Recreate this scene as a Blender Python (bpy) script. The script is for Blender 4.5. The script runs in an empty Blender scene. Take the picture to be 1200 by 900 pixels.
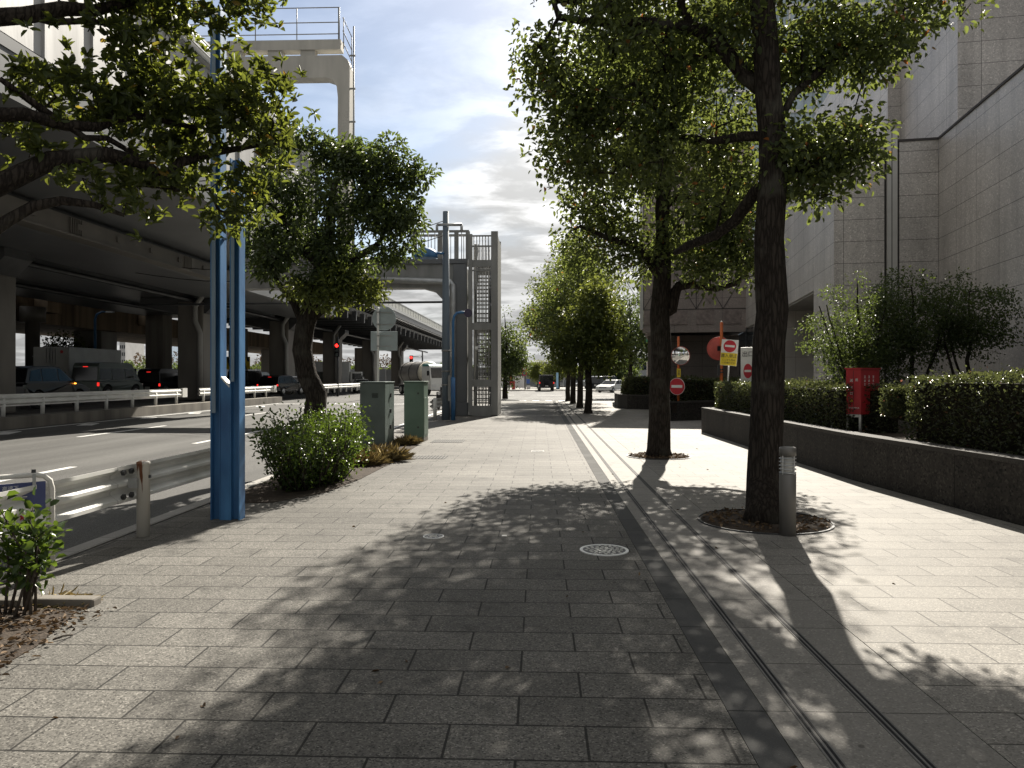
import bpy, bmesh, math, random
import numpy as np
from mathutils import Vector, Matrix, noise

# ------------------------------------------------------------------ camera, sky, sun, exposure
SC = bpy.context.scene
COL = SC.collection
TH = math.radians(2.1)          # the camera looks 2.1 degrees left of the street's direction (+Y)
FPX, HOR, EYE = 870.0, 442.0, 1.6
cam = bpy.data.cameras.new('camera'); camo = bpy.data.objects.new('camera', cam); COL.objects.link(camo)
cam.sensor_width = 36.0; cam.lens = 36.0 * FPX / 1200.0
cam.shift_y = -8.0 / 1200.0
cam.clip_start = 0.05; cam.clip_end = 4000
camo.location = (0, 0, EYE); camo.rotation_euler = (math.radians(90), 0, TH)
SC.camera = camo

SUN_AZ = math.radians(12.5)     # to the right of +Y
SUN_EL = math.radians(38)
wd = bpy.data.worlds.new("World"); SC.world = wd; wd.use_nodes = True
SC.view_settings.view_transform = 'Standard'; SC.view_settings.look = 'None'
SC.view_settings.gamma = 1.0; SC.view_settings.use_curve_mapping = False
SC.view_settings.exposure = 1.3
SC.render.engine = 'CYCLES'
SC.cycles.max_bounces = 6; SC.cycles.diffuse_bounces = 3; SC.cycles.glossy_bounces = 3
SC.cycles.transmission_bounces = 4; SC.cycles.transparent_max_bounces = 4
SC.cycles.use_denoising = True

R = math.radians
def W(u, v, d):
    """point seen at photo pixel (u, v) at camera depth d"""
    xc = (u - 600.0) / FPX * d
    return Vector((xc * math.cos(TH) - d * math.sin(TH), xc * math.sin(TH) + d * math.cos(TH), EYE - (v - HOR) / FPX * d))

def build_sky():
    nt = wd.node_tree; N = nt.nodes; L = nt.links; N.clear()
    out = N.new('ShaderNodeOutputWorld'); bg = N.new('ShaderNodeBackground')
    sky = N.new('ShaderNodeTexSky'); sky.sky_type = 'NISHITA'; sky.sun_disc = False
    sky.sun_elevation = SUN_EL; sky.sun_rotation = SUN_AZ
    sky.air_density = 1.0; sky.dust_density = 0.6; sky.ozone_density = 1.3
    tc = N.new('ShaderNodeTexCoord'); sep = N.new('ShaderNodeSeparateXYZ')
    L.new(tc.outputs['Generated'], sep.inputs[0])
    def M(op, a, b=None, c=None):
        n = N.new('ShaderNodeMath'); n.operation = op
        for i, x in enumerate((a, b, c)):
            if x is None: continue
            if isinstance(x, (int, float)): n.inputs[i].default_value = x
            else: L.new(x, n.inputs[i])
        return n.outputs[0]
    z = M('MAXIMUM', sep.outputs[2], 0.0)
    zz = M('ADD', z, 0.16)
    cx = M('DIVIDE', sep.outputs[0], zz); cy = M('DIVIDE', sep.outputs[1], zz)
    cmb = N.new('ShaderNodeCombineXYZ'); L.new(cx, cmb.inputs[0]); L.new(cy, cmb.inputs[1])
    n1 = N.new('ShaderNodeTexNoise'); n1.inputs['Scale'].default_value = 0.75; n1.inputs['Detail'].default_value = 8
    n1.inputs['Roughness'].default_value = 0.52; L.new(cmb.outputs[0], n1.inputs['Vector'])
    mp = N.new('ShaderNodeMapping'); mp.inputs['Scale'].default_value = (1.0, 1.35, 1); mp.inputs['Location'].default_value = (3.1, 0.7, 0)
    L.new(cmb.outputs[0], mp.inputs['Vector'])
    n2 = N.new('ShaderNodeTexNoise'); n2.inputs['Scale'].default_value = 3.2; n2.inputs['Detail'].default_value = 10
    n2.inputs['Roughness'].default_value = 0.58; n2.inputs['Distortion'].default_value = 0.3; L.new(mp.outputs[0], n2.inputs['Vector'])
    # cover: thicker towards the horizon, opening to blue high on the left
    hd = N.new('ShaderNodeVectorMath'); hd.operation = 'DOT_PRODUCT'; L.new(tc.outputs['Generated'], hd.inputs[0]); hd.inputs[1].default_value = Vector((-.31, .85, .45)).normalized()
    hole = N.new('ShaderNodeMapRange'); hole.interpolation_type = 'SMOOTHSTEP'; hole.inputs['From Min'].default_value = .90; hole.inputs['From Max'].default_value = .985; hole.inputs['To Max'].default_value = .30
    L.new(hd.outputs['Value'], hole.inputs['Value'])
    cov = M('SUBTRACT', n1.outputs[0], hole.outputs[0])
    r1 = N.new('ShaderNodeMapRange'); r1.interpolation_type = 'SMOOTHSTEP'
    r1.inputs['From Min'].default_value = 0.15; r1.inputs['From Max'].default_value = 0.46; r1.inputs['To Min'].default_value = 0.22
    L.new(cov, r1.inputs['Value'])
    # cloud light: grey bellies and bright tops
    r2 = N.new('ShaderNodeMapRange'); r2.interpolation_type = 'SMOOTHSTEP'
    r2.inputs['From Min'].default_value = 0.38; r2.inputs['From Max'].default_value = 0.60
    r2.inputs['To Min'].default_value = 1.0; r2.inputs['To Max'].default_value = 0.0
    L.new(n2.outputs[0], r2.inputs['Value'])
    # glare of the veiled sun
    sd = Vector((math.sin(SUN_AZ) * math.cos(SUN_EL), math.cos(SUN_AZ) * math.cos(SUN_EL), math.sin(SUN_EL)))
    dp = N.new('ShaderNodeVectorMath'); dp.operation = 'DOT_PRODUCT'; L.new(tc.outputs['Generated'], dp.inputs[0]); dp.inputs[1].default_value = sd
    g = M('POWER', M('MAXIMUM', dp.outputs['Value'], 0.0), 5.0)
    g3 = M('POWER', M('MAXIMUM', dp.outputs['Value'], 0.0), 14.0)
    lo = M('ADD', M('MULTIPLY_ADD', g, .9, 2.1), M('MULTIPLY', g3, 2.2))
    hi = M('ADD', M('MULTIPLY_ADD', g, 1.8, 3.4), M('MULTIPLY', g3, 4.0))
    d4 = N.new('ShaderNodeVectorMath'); d4.operation = 'DOT_PRODUCT'; L.new(tc.outputs['Generated'], d4.inputs[0]); d4.inputs[1].default_value = (W(615, 125, 1.0) - Vector((0, 0, EYE))).normalized()
    g4 = M('POWER', M('MAXIMUM', d4.outputs['Value'], 0.0), 70.0)          # cloud lit through from behind
    lo = M('ADD', lo, M('MULTIPLY', g4, 1.3)); hi = M('ADD', hi, M('MULTIPLY', g4, 2.6))
    br = M('ADD', M('MULTIPLY', lo, M('SUBTRACT', 1.0, r2.outputs[0])), M('MULTIPLY', hi, r2.outputs[0]))
    cc = N.new('ShaderNodeCombineColor')
    L.new(br, cc.inputs[0]); L.new(M('MULTIPLY', br, 1.0), cc.inputs[1]); L.new(M('MULTIPLY', br, 0.99), cc.inputs[2])
    mx = N.new('ShaderNodeMix'); mx.data_type = 'RGBA'
    L.new(r1.outputs[0], mx.inputs['Factor']); sc_ = N.new('ShaderNodeVectorMath'); sc_.operation = 'SCALE'; sc_.inputs['Scale'].default_value = .68; L.new(sky.outputs[0], sc_.inputs[0]); L.new(sc_.outputs[0], mx.inputs[6]); L.new(cc.outputs[0], mx.inputs[7])
    L.new(mx.outputs[2], bg.inputs['Color']); bg.inputs['Strength'].default_value = 0.075
    L.new(bg.outputs[0], out.inputs[0])
build_sky()
sl = bpy.data.lights.new('sun', 'SUN'); sl.energy = 4.8; sl.angle = math.radians(0.55); sl.color = (1.0, 0.93, 0.82)
so = bpy.data.objects.new('sun', sl); COL.objects.link(so); so.location = (20, 60, 60)
so.rotation_euler = (math.radians(90) - SUN_EL, 0, math.pi - SUN_AZ)

# ------------------------------------------------------------------ helpers
def G(u, v):
    """ground point seen at photo pixel (u, v)"""
    return W(u, v, EYE * FPX / (v - HOR))

def nodes_of(m):
    m.use_nodes = True
    return m.node_tree.nodes, m.node_tree.links, m.node_tree.nodes['Principled BSDF']

def mk(name, c, rough=0.6, metal=0.0, var=0.12, scale=3.0, bump=0.0, bscale=60.0, spec=0.5, c2=None, speck=0.0, speck_scale=250.0, stretch=None):
    """plain surface: base colour broken up by noise, optional fine speckle and bump"""
    m = bpy.data.materials.new(name); N, L, P = nodes_of(m)
    P.inputs['Roughness'].default_value = rough; P.inputs['Metallic'].default_value = metal
    P.inputs['Specular IOR Level'].default_value = spec
    tc = N.new('ShaderNodeTexCoord'); vec = tc.outputs['Object']
    if stretch:
        mp = N.new('ShaderNodeMapping'); mp.inputs['Scale'].default_value = stretch; L.new(vec, mp.inputs[0]); vec = mp.outputs[0]
    n = N.new('ShaderNodeTexNoise'); n.inputs['Scale'].default_value = scale; n.inputs['Detail'].default_value = 5; L.new(vec, n.inputs['Vector'])
    rp = N.new('ShaderNodeValToRGB'); L.new(n.outputs[0], rp.inputs[0])
    c2 = c2 or tuple(min(1, x * (1 + var)) for x in c)
    c1 = tuple(x * (1 - var) for x in c)
    rp.color_ramp.elements[0].position = 0.3; rp.color_ramp.elements[0].color = (*c1, 1)
    rp.color_ramp.elements[1].position = 0.7; rp.color_ramp.elements[1].color = (*c2, 1)
    col = rp.outputs[0]
    if speck:
        s = N.new('ShaderNodeTexNoise'); s.inputs['Scale'].default_value = speck_scale; s.inputs['Detail'].default_value = 2; L.new(tc.outputs['Object'], s.inputs['Vector'])
        mr = N.new('ShaderNodeMapRange'); mr.inputs['From Min'].default_value = .3; mr.inputs['From Max'].default_value = .7
        mr.inputs['To Min'].default_value = 1 - speck; mr.inputs['To Max'].default_value = 1 + speck; L.new(s.outputs[0], mr.inputs['Value'])
        vm = N.new('ShaderNodeVectorMath'); vm.operation = 'SCALE'; L.new(col, vm.inputs[0]); L.new(mr.outputs[0], vm.inputs['Scale']); col = vm.outputs[0]
    L.new(col, P.inputs['Base Color'])
    if bump:
        b = N.new('ShaderNodeTexNoise'); b.inputs['Scale'].default_value = bscale; b.inputs['Detail'].default_value = 4; L.new(vec, b.inputs['Vector'])
        bn = N.new('ShaderNodeBump'); bn.inputs['Strength'].default_value = bump; bn.inputs['Distance'].default_value = 0.02
        L.new(b.outputs[0], bn.inputs['Height']); L.new(bn.outputs[0], P.inputs['Normal'])
    return m

def mk_panel(name, c, w, h, mortar=0.006, rough=0.55, offset=0.5, joint=0.35, tone=0.1, speck=0.25, speck_scale=220.0, bump=0.3, dirt=0.18, shift=(0, 0), spec=0.4, freq=2, stains=0.0, streak=0.0):
    """slabs or panels laid in courses, in metres on the box-projected UV map, with dark joints, tone per slab, speckle and dirt"""
    m = bpy.data.materials.new(name); N, L, P = nodes_of(m)
    P.inputs['Specular IOR Level'].default_value = spec
    tc = N.new('ShaderNodeTexCoord'); mp = N.new('ShaderNodeMapping'); mp.inputs['Location'].default_value = (shift[0], shift[1], 0)
    L.new(tc.outputs['UV'], mp.inputs[0])
    b = N.new('ShaderNodeTexBrick'); b.offset = offset; b.offset_frequency = freq; b.squash = 1.0
    b.inputs['Scale'].default_value = 1.0; b.inputs['Brick Width'].default_value = w; b.inputs['Row Height'].default_value = h
    b.inputs['Mortar Size'].default_value = mortar; b.inputs['Mortar Smooth'].default_value = 0.3; b.inputs['Bias'].default_value = 0.0
    b.inputs['Color1'].default_value = (*[x * (1 - tone) for x in c], 1); b.inputs['Color2'].default_value = (*[min(1, x * (1 + tone)) for x in c], 1)
    b.inputs['Mortar'].default_value = (*[x * joint for x in c], 1)
    L.new(mp.outputs[0], b.inputs['Vector'])
    sv = N.new('ShaderNodeTexVoronoi'); sv.inputs['Scale'].default_value = speck_scale; L.new(tc.outputs['UV'], sv.inputs['Vector'])
    s = N.new('ShaderNodeSeparateColor'); L.new(sv.outputs['Color'], s.inputs[0])
    mr = N.new('ShaderNodeFloatCurve'); cu = mr.mapping.curves[0]        # granite grains: mostly dull, some dark, few bright
    cu.points[0].location = (0, max(0, .5 - .5 * speck)); cu.points[1].location = (1, min(1, .5 + .9 * speck))
    for q_ in ((.3, .5 - .12 * speck), (.75, .5 + .08 * speck), (.9, .5 + .3 * speck)): cu.points.new(*q_)
    mr.mapping.update(); L.new(s.outputs[0], mr.inputs['Value'])
    dbl = N.new('ShaderNodeMath'); dbl.operation = 'MULTIPLY'; L.new(mr.outputs[0], dbl.inputs[0]); dbl.inputs[1].default_value = 2.0; mr = dbl
    d = N.new('ShaderNodeTexNoise'); d.inputs['Scale'].default_value = 0.55; d.inputs['Detail'].default_value = 7; L.new(tc.outputs['UV'], d.inputs['Vector'])
    dr = N.new('ShaderNodeMapRange'); dr.inputs['From Min'].default_value = .35; dr.inputs['From Max'].default_value = .65
    dr.inputs['To Min'].default_value = 1 - dirt; dr.inputs['To Max'].default_value = 1 + dirt * .5; L.new(d.outputs[0], dr.inputs['Value'])
    mu = N.new('ShaderNodeMath'); mu.operation = 'MULTIPLY'; L.new(mr.outputs[0], mu.inputs[0]); L.new(dr.outputs[0], mu.inputs[1])
    if streak:                                   # rain streaks running down the face
        ms = N.new('ShaderNodeMapping'); ms.inputs['Scale'].default_value = (2.4, .16, 1); L.new(tc.outputs['UV'], ms.inputs[0])
        ns = N.new('ShaderNodeTexNoise'); ns.inputs['Scale'].default_value = 1.0; ns.inputs['Detail'].default_value = 6; L.new(ms.outputs[0], ns.inputs['Vector'])
        q4 = N.new('ShaderNodeMapRange'); q4.inputs['From Min'].default_value = .48; q4.inputs['From Max'].default_value = .7; q4.inputs['To Min'].default_value = 1; q4.inputs['To Max'].default_value = 1 - streak; L.new(ns.outputs[0], q4.inputs['Value'])
        m4 = N.new('ShaderNodeMath'); m4.operation = 'MULTIPLY'; L.new(mu.outputs[0], m4.inputs[0]); L.new(q4.outputs[0], m4.inputs[1]); mu = m4
    if stains:                                   # blotches and trodden gum spots
        d2 = N.new('ShaderNodeTexNoise'); d2.inputs['Scale'].default_value = 2.6; d2.inputs['Detail'].default_value = 8; d2.inputs['Roughness'].default_value = .65; L.new(tc.outputs['UV'], d2.inputs['Vector'])
        q2 = N.new('ShaderNodeMapRange'); q2.inputs['From Min'].default_value = .56; q2.inputs['From Max'].default_value = .72; q2.inputs['To Min'].default_value = 1; q2.inputs['To Max'].default_value = 1 - stains; L.new(d2.outputs[0], q2.inputs['Value'])
        vo = N.new('ShaderNodeTexVoronoi'); vo.inputs['Scale'].default_value = 1.9; L.new(tc.outputs['UV'], vo.inputs['Vector'])
        q3 = N.new('ShaderNodeMapRange'); q3.inputs['From Min'].default_value = .028; q3.inputs['From Max'].default_value = .042; q3.inputs['To Min'].default_value = .55; q3.inputs['To Max'].default_value = 1; L.new(vo.outputs['Distance'], q3.inputs['Value'])
        m2 = N.new('ShaderNodeMath'); m2.operation = 'MULTIPLY'; L.new(q2.outputs[0], m2.inputs[0]); L.new(q3.outputs[0], m2.inputs[1])
        m3 = N.new('ShaderNodeMath'); m3.operation = 'MULTIPLY'; L.new(mu.outputs[0], m3.inputs[0]); L.new(m2.outputs[0], m3.inputs[1]); mu = m3
    vm = N.new('ShaderNodeVectorMath'); vm.operation = 'SCALE'; L.new(b.outputs['Color'], vm.inputs[0]); L.new(mu.outputs[0], vm.inputs['Scale'])
    L.new(vm.outputs[0], P.inputs['Base Color'])
    rr = N.new('ShaderNodeMapRange'); rr.inputs['To Min'].default_value = rough - .1; rr.inputs['To Max'].default_value = rough + .12; L.new(s.outputs[0], rr.inputs['Value'])
    L.new(rr.outputs[0], P.inputs['Roughness'])
    h1 = N.new('ShaderNodeMath'); h1.operation = 'MULTIPLY_ADD'; L.new(b.outputs['Fac'], h1.inputs[0]); h1.inputs[1].default_value = -1.0
    h2 = N.new('ShaderNodeMath'); h2.operation = 'MULTIPLY'; L.new(s.outputs[0], h2.inputs[0]); h2.inputs[1].default_value = .35
    L.new(h2.outputs[0], h1.inputs[2])
    bn = N.new('ShaderNodeBump'); bn.inputs['Strength'].default_value = bump; bn.inputs['Distance'].default_value = 0.006
    L.new(h1.outputs[0], bn.inputs['Height']); L.new(bn.outputs[0], P.inputs['Normal'])
    return m

def mk_bark(name, dark, mid, pale):
    m = bpy.data.materials.new(name); N, L, P = nodes_of(m); P.inputs['Roughness'].default_value = .95; P.inputs['Specular IOR Level'].default_value = .15
    tc = N.new('ShaderNodeTexCoord'); mp = N.new('ShaderNodeMapping'); mp.inputs['Scale'].default_value = (24, 24, 4.2); L.new(tc.outputs['Object'], mp.inputs[0])
    wn = N.new('ShaderNodeTexNoise'); wn.inputs['Scale'].default_value = 1.6; wn.inputs['Detail'].default_value = 3; L.new(mp.outputs[0], wn.inputs['Vector'])
    av = N.new('ShaderNodeVectorMath'); av.operation = 'ADD'; L.new(mp.outputs[0], av.inputs[0]); L.new(wn.outputs['Color'], av.inputs[1])
    vo = N.new('ShaderNodeTexVoronoi'); vo.feature = 'DISTANCE_TO_EDGE'; vo.inputs['Scale'].default_value = 1.0; L.new(av.outputs[0], vo.inputs['Vector'])
    r = N.new('ShaderNodeValToRGB'); e = r.color_ramp.elements; e[0].color = (*dark, 1); e[1].position = .22; e[1].color = (*mid, 1); L.new(vo.outputs['Distance'], r.inputs[0])
    n = N.new('ShaderNodeTexNoise'); n.inputs['Scale'].default_value = 2.3; n.inputs['Detail'].default_value = 7; L.new(tc.outputs['Object'], n.inputs['Vector'])
    k = N.new('ShaderNodeMapRange'); k.inputs['From Min'].default_value = .54; k.inputs['From Max'].default_value = .68; k.inputs['To Max'].default_value = .75; L.new(n.outputs[0], k.inputs['Value'])
    mx = N.new('ShaderNodeMix'); mx.data_type = 'RGBA'; L.new(k.outputs[0], mx.inputs['Factor']); L.new(r.outputs[0], mx.inputs[6]); mx.inputs[7].default_value = (*pale, 1)
    L.new(mx.outputs[2], P.inputs['Base Color'])
    sm = N.new('ShaderNodeMath'); sm.operation = 'MINIMUM'; L.new(vo.outputs['Distance'], sm.inputs[0]); sm.inputs[1].default_value = .25
    b = N.new('ShaderNodeBump'); b.inputs['Strength'].default_value = .9; b.inputs['Distance'].default_value = .05; L.new(sm.outputs[0], b.inputs['Height']); L.new(b.outputs[0], P.inputs['Normal'])
    return m

def mk_leaf(name, dark, light, trans, tf=0.35, rough=0.5, odd=None, spec=0.35):
    m = bpy.data.materials.new(name); N, L, P = nodes_of(m)
    P.inputs['Roughness'].default_value = rough; P.inputs['Specular IOR Level'].default_value = spec
    at = N.new('ShaderNodeAttribute'); at.attribute_name = 'tint'
    rp = N.new('ShaderNodeValToRGB'); L.new(at.outputs['Fac'], rp.inputs[0])
    e = rp.color_ramp.elements; e[0].color = (*dark, 1); e[1].position = .93; e[1].color = (*light, 1)
    if odd:
        e[1].position = .985; k = e.new(.997); k.color = (*odd, 1)
    L.new(rp.outputs[0], P.inputs['Base Color'])
    t = N.new('ShaderNodeBsdfTranslucent')
    r2 = N.new('ShaderNodeValToRGB'); L.new(at.outputs['Fac'], r2.inputs[0])
    r2.color_ramp.elements[0].color = (*[x * .5 for x in trans], 1); r2.color_ramp.elements[1].color = (*trans, 1)
    if odd:
        r2.color_ramp.elements[1].position = .985; k = r2.color_ramp.elements.new(.997); k.color = (*[min(1, x * 2) for x in odd], 1)
    L.new(r2.outputs[0], t.inputs['Color'])
    mx = N.new('ShaderNodeMixShader'); mx.inputs[0].default_value = tf
    L.new(P.outputs[0], mx.inputs[1]); L.new(t.outputs[0], mx.inputs[2]); L.new(mx.outputs[0], N['Material Output'].inputs[0])
    return m

def mk_glass(name, c, rough=0.05, tint=0.6, alpha=0.35):
    """window glass: dark, reflecting, partly seen through"""
    m = bpy.data.materials.new(name); N, L, P = nodes_of(m)
    P.inputs['Base Color'].default_value = (*c, 1); P.inputs['Roughness'].default_value = rough; P.inputs['Specular IOR Level'].default_value = 0.8
    n = N.new('ShaderNodeTexNoise'); n.inputs['Scale'].default_value = 0.7
    bn = N.new('ShaderNodeBump'); bn.inputs['Strength'].default_value = .03; L.new(n.outputs[0], bn.inputs['Height']); L.new(bn.outputs[0], P.inputs['Normal'])
    if alpha > 0:
        tr = N.new('ShaderNodeBsdfTransparent'); tr.inputs[0].default_value = (tint, tint, tint, 1)
        mx = N.new('ShaderNodeMixShader'); mx.inputs[0].default_value = alpha
        L.new(P.outputs[0], mx.inputs[1]); L.new(tr.outputs[0], mx.inputs[2]); L.new(mx.outputs[0], N['Material Output'].inputs[0])
    return m

def mk_emit(name, c, s):
    m = bpy.data.materials.new(name); N, L, P = nodes_of(m)
    P.inputs['Base Color'].default_value = (*c, 1); P.inputs['Emission Color'].default_value = (*c, 1); P.inputs['Emission Strength'].default_value = s
    return m

def empty(name, loc, label=None, cat=None, group=None, rz=0.0, kind=None):
    o = bpy.data.objects.new(name, None); COL.objects.link(o); o.location = loc; o.rotation_euler = (0, 0, rz)
    o.empty_display_size = .2
    return tag(o, label, cat, group, kind)
def tag(o, label=None, cat=None, group=None, kind=None):
    for k, x in (('label', label), ('category', cat), ('group', group), ('kind', kind)):
        if x: o[k] = x
    return o
def copy_tree(o, parent=None):
    c = o.copy(); COL.objects.link(c)
    if parent is not None: c.parent = parent
    for ch in list(o.children): copy_tree(ch, c)
    return c

class MB:
    """collects shapes into ONE mesh"""
    def __init__(s): s.v = []; s.f = []; s.m = []; s.s = []
    def add(s, vs, fs, mi=0, smooth=False):
        o = len(s.v); s.v += [tuple(x) for x in vs]
        for f in fs: s.f.append([i + o for i in f]); s.m.append(mi); s.s.append(smooth)
        return s
    def box(s, x0, x1, y0, y1, z0, z1, mi=0):
        vs = [(x, y, z) for z in (z0, z1) for y in (y0, y1) for x in (x0, x1)]
        return s.add(vs, [(0, 2, 3, 1), (4, 5, 7, 6), (0, 1, 5, 4), (2, 6, 7, 3), (0, 4, 6, 2), (1, 3, 7, 5)], mi)
    def obox(s, c, size, rz=0, rx=0, ry=0, mi=0):
        M = Matrix.Translation(c) @ Matrix.Rotation(rz, 4, 'Z') @ Matrix.Rotation(ry, 4, 'Y') @ Matrix.Rotation(rx, 4, 'X')
        a, b, d = (x / 2 for x in size)
        vs = [M @ Vector((x, y, z)) for z in (-d, d) for y in (-b, b) for x in (-a, a)]
        return s.add(vs, [(0, 2, 3, 1), (4, 5, 7, 6), (0, 1, 5, 4), (2, 6, 7, 3), (0, 4, 6, 2), (1, 3, 7, 5)], mi)
    def beam(s, p0, p1, w, h, mi=0, up=(0, 0, 1)):
        p0 = Vector(p0); p1 = Vector(p1); d = (p1 - p0).normalized(); up = Vector(up)
        if abs(d.dot(up)) > .99: up = Vector((0, 1, 0))
        sx = d.cross(up).normalized() * (w / 2); sz = sx.normalized().cross(d) * (h / 2)
        vs = [p + a * sx + b * sz for p in (p0, p1) for b in (-1, 1) for a in (-1, 1)]
        return s.add(vs, [(0, 2, 3, 1), (4, 5, 7, 6), (0, 1, 5, 4), (2, 6, 7, 3), (0, 4, 6, 2), (1, 3, 7, 5)], mi)
    def tube(s, pts, r, n=8, mi=0, smooth=True):
        pts = [Vector(p) for p in pts]; k = len(pts)
        rs = list(r) if isinstance(r, (list, tuple)) else [r] * k
        t = [(pts[min(i + 1, k - 1)] - pts[max(i - 1, 0)]).normalized() for i in range(k)]
        a = Vector((0, 0, 1)) if abs(t[0].z) < .9 else Vector((1, 0, 0))
        nx = t[0].cross(a).normalized(); vs = []
        for i in range(k):
            nx = (nx - t[i] * nx.dot(t[i])).normalized(); ny = t[i].cross(nx)
            for j in range(n):
                q = 2 * math.pi * j / n
                vs.append(pts[i] + (nx * math.cos(q) + ny * math.sin(q)) * rs[i])
        o = len(s.v); s.v += [tuple(x) for x in vs]
        for i in range(k - 1):
            for j in range(n):
                s.f.append([o + i * n + j, o + i * n + (j + 1) % n, o + (i + 1) * n + (j + 1) % n, o + (i + 1) * n + j]); s.m.append(mi); s.s.append(smooth)
        s.f.append([o + j for j in range(n)][::-1]); s.m.append(mi); s.s.append(False)
        s.f.append([o + (k - 1) * n + j for j in range(n)]); s.m.append(mi); s.s.append(False)
        return s
    def lathe(s, base, prof, n=20, axis='Z', mi=0, smooth=True):
        vs = []
        for r, z in prof:
            for j in range(n):
                q = 2 * math.pi * j / n; a, b = r * math.cos(q), r * math.sin(q)
                p = {'Z': (a, b, z), 'Y': (a, z, b), 'X': (z, a, b)}[axis]
                vs.append((p[0] + base[0], p[1] + base[1], p[2] + base[2]))
        k = len(prof); fs = [[i * n + j, i * n + (j + 1) % n, (i + 1) * n + (j + 1) % n, (i + 1) * n + j] for i in range(k - 1) for j in range(n)]
        s.add(vs, fs, mi, smooth); o = len(s.v) - len(vs)
        s.f.append([o + j for j in range(n)][::-1]); s.m.append(mi); s.s.append(False)
        s.f.append([o + (k - 1) * n + j for j in range(n)]); s.m.append(mi); s.s.append(False)
        return s
    def prism(s, poly, a0, a1, plane='XY', mi=0):
        """poly in the plane's two axes, extruded along the third from a0 to a1"""
        def P(p, a): return {'XY': (p[0], p[1], a), 'YZ': (a, p[0], p[1]), 'XZ': (p[0], a, p[1])}[plane]
        n = len(poly); vs = [P(p, a0) for p in poly] + [P(p, a1) for p in poly]
        fs = [list(range(n))[::-1], [n + i for i in range(n)]] + [[i, (i + 1) % n, n + (i + 1) % n, n + i] for i in range(n)]
        return s.add(vs, fs, mi)
    def build(s, name, mat, parent=None, local=False, bevel=0.0, seg=2, flip=True):
        off = Vector((0, 0, 0))
        if parent is not None and not local:
            p = parent
            while p is not None: off += p.location; p = p.parent
        me = bpy.data.meshes.new(name)
        me.from_pydata([(x[0] - off.x, x[1] - off.y, x[2] - off.z) for x in s.v], [], s.f)
        for mm in (mat if isinstance(mat, (list, tuple)) else [mat]): me.materials.append(mm)
        me.polygons.foreach_set('material_index', s.m); me.polygons.foreach_set('use_smooth', s.s)
        if flip or bevel:
            bm = bmesh.new(); bm.from_mesh(me)
            if flip: bmesh.ops.recalc_face_normals(bm, faces=bm.faces)
            if bevel:
                es = [e for e in bm.edges if len(e.link_faces) == 2 and e.calc_face_angle(0) > .6]
                bmesh.ops.bevel(bm, geom=es, offset=bevel, segments=seg, affect='EDGES', profile=.6)
            bm.to_mesh(me); bm.free()
        # box-projected UV in metres
        uv = me.uv_layers.new(name='UVMap'); nl = len(me.loops)
        co = np.empty(len(me.vertices) * 3); me.vertices.foreach_get('co', co); co = co.reshape(-1, 3)
        vi = np.empty(nl, dtype=np.int32); me.loops.foreach_get('vertex_index', vi)
        nr = np.empty(len(me.polygons) * 3); me.polygons.foreach_get('normal', nr); nr = np.abs(nr.reshape(-1, 3))
        lt = np.empty(len(me.polygons), dtype=np.int32); me.polygons.foreach_get('loop_total', lt)
        ls = np.empty(len(me.polygons), dtype=np.int32); me.polygons.foreach_get('loop_start', ls)
        pf = np.zeros(nl, dtype=np.int32)
        for i in range(len(ls)): pf[ls[i]:ls[i] + lt[i]] = i
        n_ = nr[pf]; c_ = co[vi]; out = np.empty((nl, 2))
        top = n_[:, 2] > .7; sx = (~top) & (n_[:, 0] > n_[:, 1]); sy = ~(top | sx)
        out[top] = c_[top][:, :2]; out[sx] = c_[sx][:, 1:3]; out[sy] = c_[sy][:, [0, 2]]
        uv.data.foreach_set('uv', out.ravel())
        o = bpy.data.objects.new(name, me); COL.objects.link(o)
        if parent is not None: o.parent = parent
        return o

def leaf_obj(name, pos, dirs, L, Wd, mat, parent, rng, ups=None, curl=.18, fold=.25):
    """many folded leaves as one mesh; pos/dirs (N,3) world arrays"""
    off = Vector((0, 0, 0)); p = parent
    while p is not None: off += p.location; p = p.parent
    N = len(pos); pos = np.asarray(pos) - np.array(off[:]); d = np.asarray(dirs, dtype=float)
    d /= np.linalg.norm(d, axis=1)[:, None] + 1e-9
    if ups is None: ups = rng.normal(0, 1, (N, 3)) * .7 + np.array([0, 0, 1.])
    sd = np.cross(d, ups); sd /= np.linalg.norm(sd, axis=1)[:, None] + 1e-9
    nr = np.cross(sd, d)
    k = rng.uniform(.7, 1.25, (N, 1)); l = L * k; w = Wd * k * rng.uniform(.85, 1.15, (N, 1))
    f = fold * w
    V = np.stack([pos, pos + d * l * .32 + sd * w * .5 + nr * f, pos + d * l * .72 + sd * w * .42 + nr * (f - curl * l * .4), pos + d * l - nr * curl * l,
                  pos + d * l * .72 - sd * w * .42 + nr * (f - curl * l * .4), pos + d * l * .32 - sd * w * .5 + nr * f], axis=1).reshape(-1, 3)
    base = (np.arange(N) * 6)[:, None]
    Fc = np.concatenate([base + np.array([[0, 1, 2, 3]]), base + np.array([[0, 3, 4, 5]])], axis=1).reshape(-1)
    me = bpy.data.meshes.new(name); me.vertices.add(N * 6); me.vertices.foreach_set('co', V.ravel())
    me.loops.add(N * 8); me.loops.foreach_set('vertex_index', Fc.astype(np.int32))
    me.polygons.add(N * 2); me.polygons.foreach_set('loop_start', np.arange(0, N * 8, 4, dtype=np.int32))
    me.update(calc_edges=True)
    at = me.attributes.new('tint', 'FLOAT', 'FACE'); at.data.foreach_set('value', np.repeat(rng.random(N), 2))
    me.materials.append(mat)
    o = bpy.data.objects.new(name, me); COL.objects.link(o)
    if parent is not None: o.parent = parent
    return o

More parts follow.
